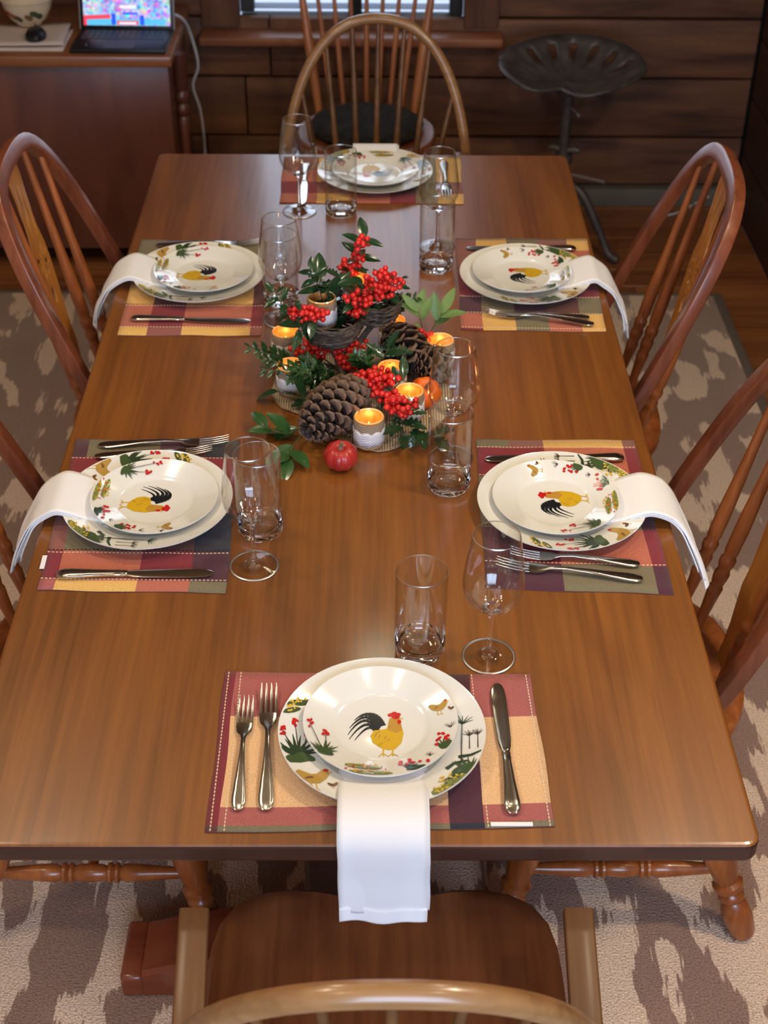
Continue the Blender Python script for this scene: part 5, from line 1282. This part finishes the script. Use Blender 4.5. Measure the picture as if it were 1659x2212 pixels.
V, F = lathe([(0, .030), (.012, .029), (.024, .022), (.031, .010), (.031, .002), (0, 0)], 28); MB().add([(x, y_ * 1.55, z + .006 * (y_ < 0) * 0) for x, y_, z in V], F).obj('shell', BLACK, ms)
MB().add(*bevel_box(-.004, .004, .012, .03, .026, .031, .0015)).obj('wheel', GREY, ms)
bw = thing('pottery_bowl', 'cream pottery bowl with leaf decoration standing behind the mouse', 'bowl', (-1.03, 2.17, DZ + .0205))
MB().add(*lathe([(0, .004), (.03, .004), (.05, .02), (.068, .05), (.076, .085), (.078, .12), (.080, .121), (.081, .118), (.079, .085), (.0835, .0835), (.0835, .078), (.0785, .0765), (.0715, .048), (.054, .016), (.040, .006), (.038, 0), (0, 0)], 40)).obj('body', POTTERY, bw)
for k, (a, z, c_) in enumerate(((-1.1, .045, 'gr'), (-.85, .036, 'gd'), (-1.35, .034, 'br'), (-2.1, .035, 'br'), (-2.3, .042, 'rd'), (-1.85, .03, 'dk'))):
    R = .0545 + (z - .016) * .53; V = []
    for j in range(10):
        t = 2 * pi * j / 10; aa = a + .2 * cos(t + .4); zz = z + .011 * sin(t); R = .0545 + (zz - .016) * .53 + .0012; V.append((R * cos(aa), R * sin(aa), zz))
    MB().add(V, [tuple(range(10))]).obj('leaf_print', PMATS[PK.index(c_)], bw, smooth=False)
cab = MB().add(*tube(spline([V3(372, 30, Y=2.20), V3(395, 42, Y=2.25), V3(412, 75, Y=2.32), V3(428, 140, Y=2.36), V3(417, 185, Y=2.37), V3(432, 235, Y=2.38), V3(440, 290, Y=2.39), V3(444, 340, Y=2.40), V3(455, 420, Y=2.40), V3(470, 452, z=.006)], 6), .0048, 8)).obj('power_cable', WHITEP)
tag(cab, 'white power cable hanging from the laptop down the desk side', 'cable')
crd = MB().add(*tube(spline([V3(1530, 425, z=.07), V3(1500, 440, z=.012), V3(1480, 452, z=.004), V3(1455, 462, z=.004), V3(1432, 466, z=.004)], 6), .003, 6)).obj('floor_cord', WHITEP)
tag(crd, 'thin white cord lying on the floor by the baseboard', 'cord')

# ---------------------------------------------------------------- tractor seat stool
SX, SY, SZ = .640, 2.125, .562
stool = thing('tractor_seat_stool', 'dark cast iron stool with slotted tractor seat against the board wall', 'stool', (SX, SY, 0), -.35)
V = []; F = []; na, nr = 96, 9
def rim(a):
    c_, s_ = cos(a), sin(a); r_ = .205 * (1 + .07 * c_ * c_)
    fr_ = math.exp(-((a + pi / 2 + pi) % (2 * pi) - pi) ** 2 / .075)
    return r_ * (1 - .40 * fr_) * (1 if s_ > 0 else .96)
def hgt(q, a):
    s_ = sin(a); return .055 * q ** 2.6 * (1 + .55 * max(0, s_)) - .03 * q ** 3 * math.exp(-((a + pi / 2 + pi) % (2 * pi) - pi) ** 2 / .5) + .0022 * cos(a * 24) * max(0, min(1, (q - .35) * 5)) * max(0, min(1, (.95 - q) * 12))
for j in range(nr + 1):
    q = j / nr
    for i in range(na): a = 2 * pi * i / na; r_ = rim(a) * q; V.append((r_ * cos(a) * 1.04, r_ * sin(a) * 1.06, hgt(q, a)))
for j in range(nr):
    for i in range(na):
        a = (2 * pi * (i + .5) / na); rear = .35 < a < pi - .35
        if rear and j in (6, 7) and (i % 6) in (2, 3): continue
        F.append((j * na + i, j * na + (i + 1) % na, (j + 1) * na + (i + 1) % na, (j + 1) * na + i))
so = MB().add(V, F).obj('seat_pan', IRON, stool); so.location = (0, 0, SZ); md = so.modifiers.new('t', 'SOLIDIFY'); md.thickness = .006; md.offset = -1
rim_pts = [(rim(a) * cos(a) * 1.04, rim(a) * sin(a) * 1.06, SZ + hgt(1, a)) for a in [2 * pi * i / na for i in range(na + 1)]]
MB().add(*tube(rim_pts, .0055, 8)).obj('rolled_rim', IRON, stool)
MB().add(*turned((0, 0, .20), (0, 0, SZ), [(0, .022), (.28, .022), (.29, .030), (.36, .030), (.37, .017), (.9, .017), (.92, .04), (1, .05)], 20)).obj('screw_post', IRON, stool)
for s in (-1, 1): MB().add(*tube([(0, 0, .345), (s * .035, 0, .352), (s * .05, 0, .35)], [.012, .011, .008], 10)).obj('clamp_lug', IRON, stool)
MB().add(*tube([(.0, -.02, .278), (.155, -.06, .283)], .0065, 8)).obj('lever_bar', ALU, stool)
MB().add(*tube([(.012, -.03, .50), (.045, -.05, .49), (.05, -.052, .482)], [.004, .003, .007], 8)).obj('adjust_pin', ALU, stool)
for k in range(3):
    a = -.20 + k * 2 * pi / 3
    pts = [(.02 * cos(a), .02 * sin(a), .24), (.08 * cos(a), .08 * sin(a), .21), (.15 * cos(a), .15 * sin(a), .10), (.19 * cos(a), .19 * sin(a), .03), (.225 * cos(a), .225 * sin(a), .014)]
    MB().add(*tube(spline(pts, 6), [.015] * 12 + [.013] * 8 + [.016] * 5, 10)).obj('leg', IRON, stool)
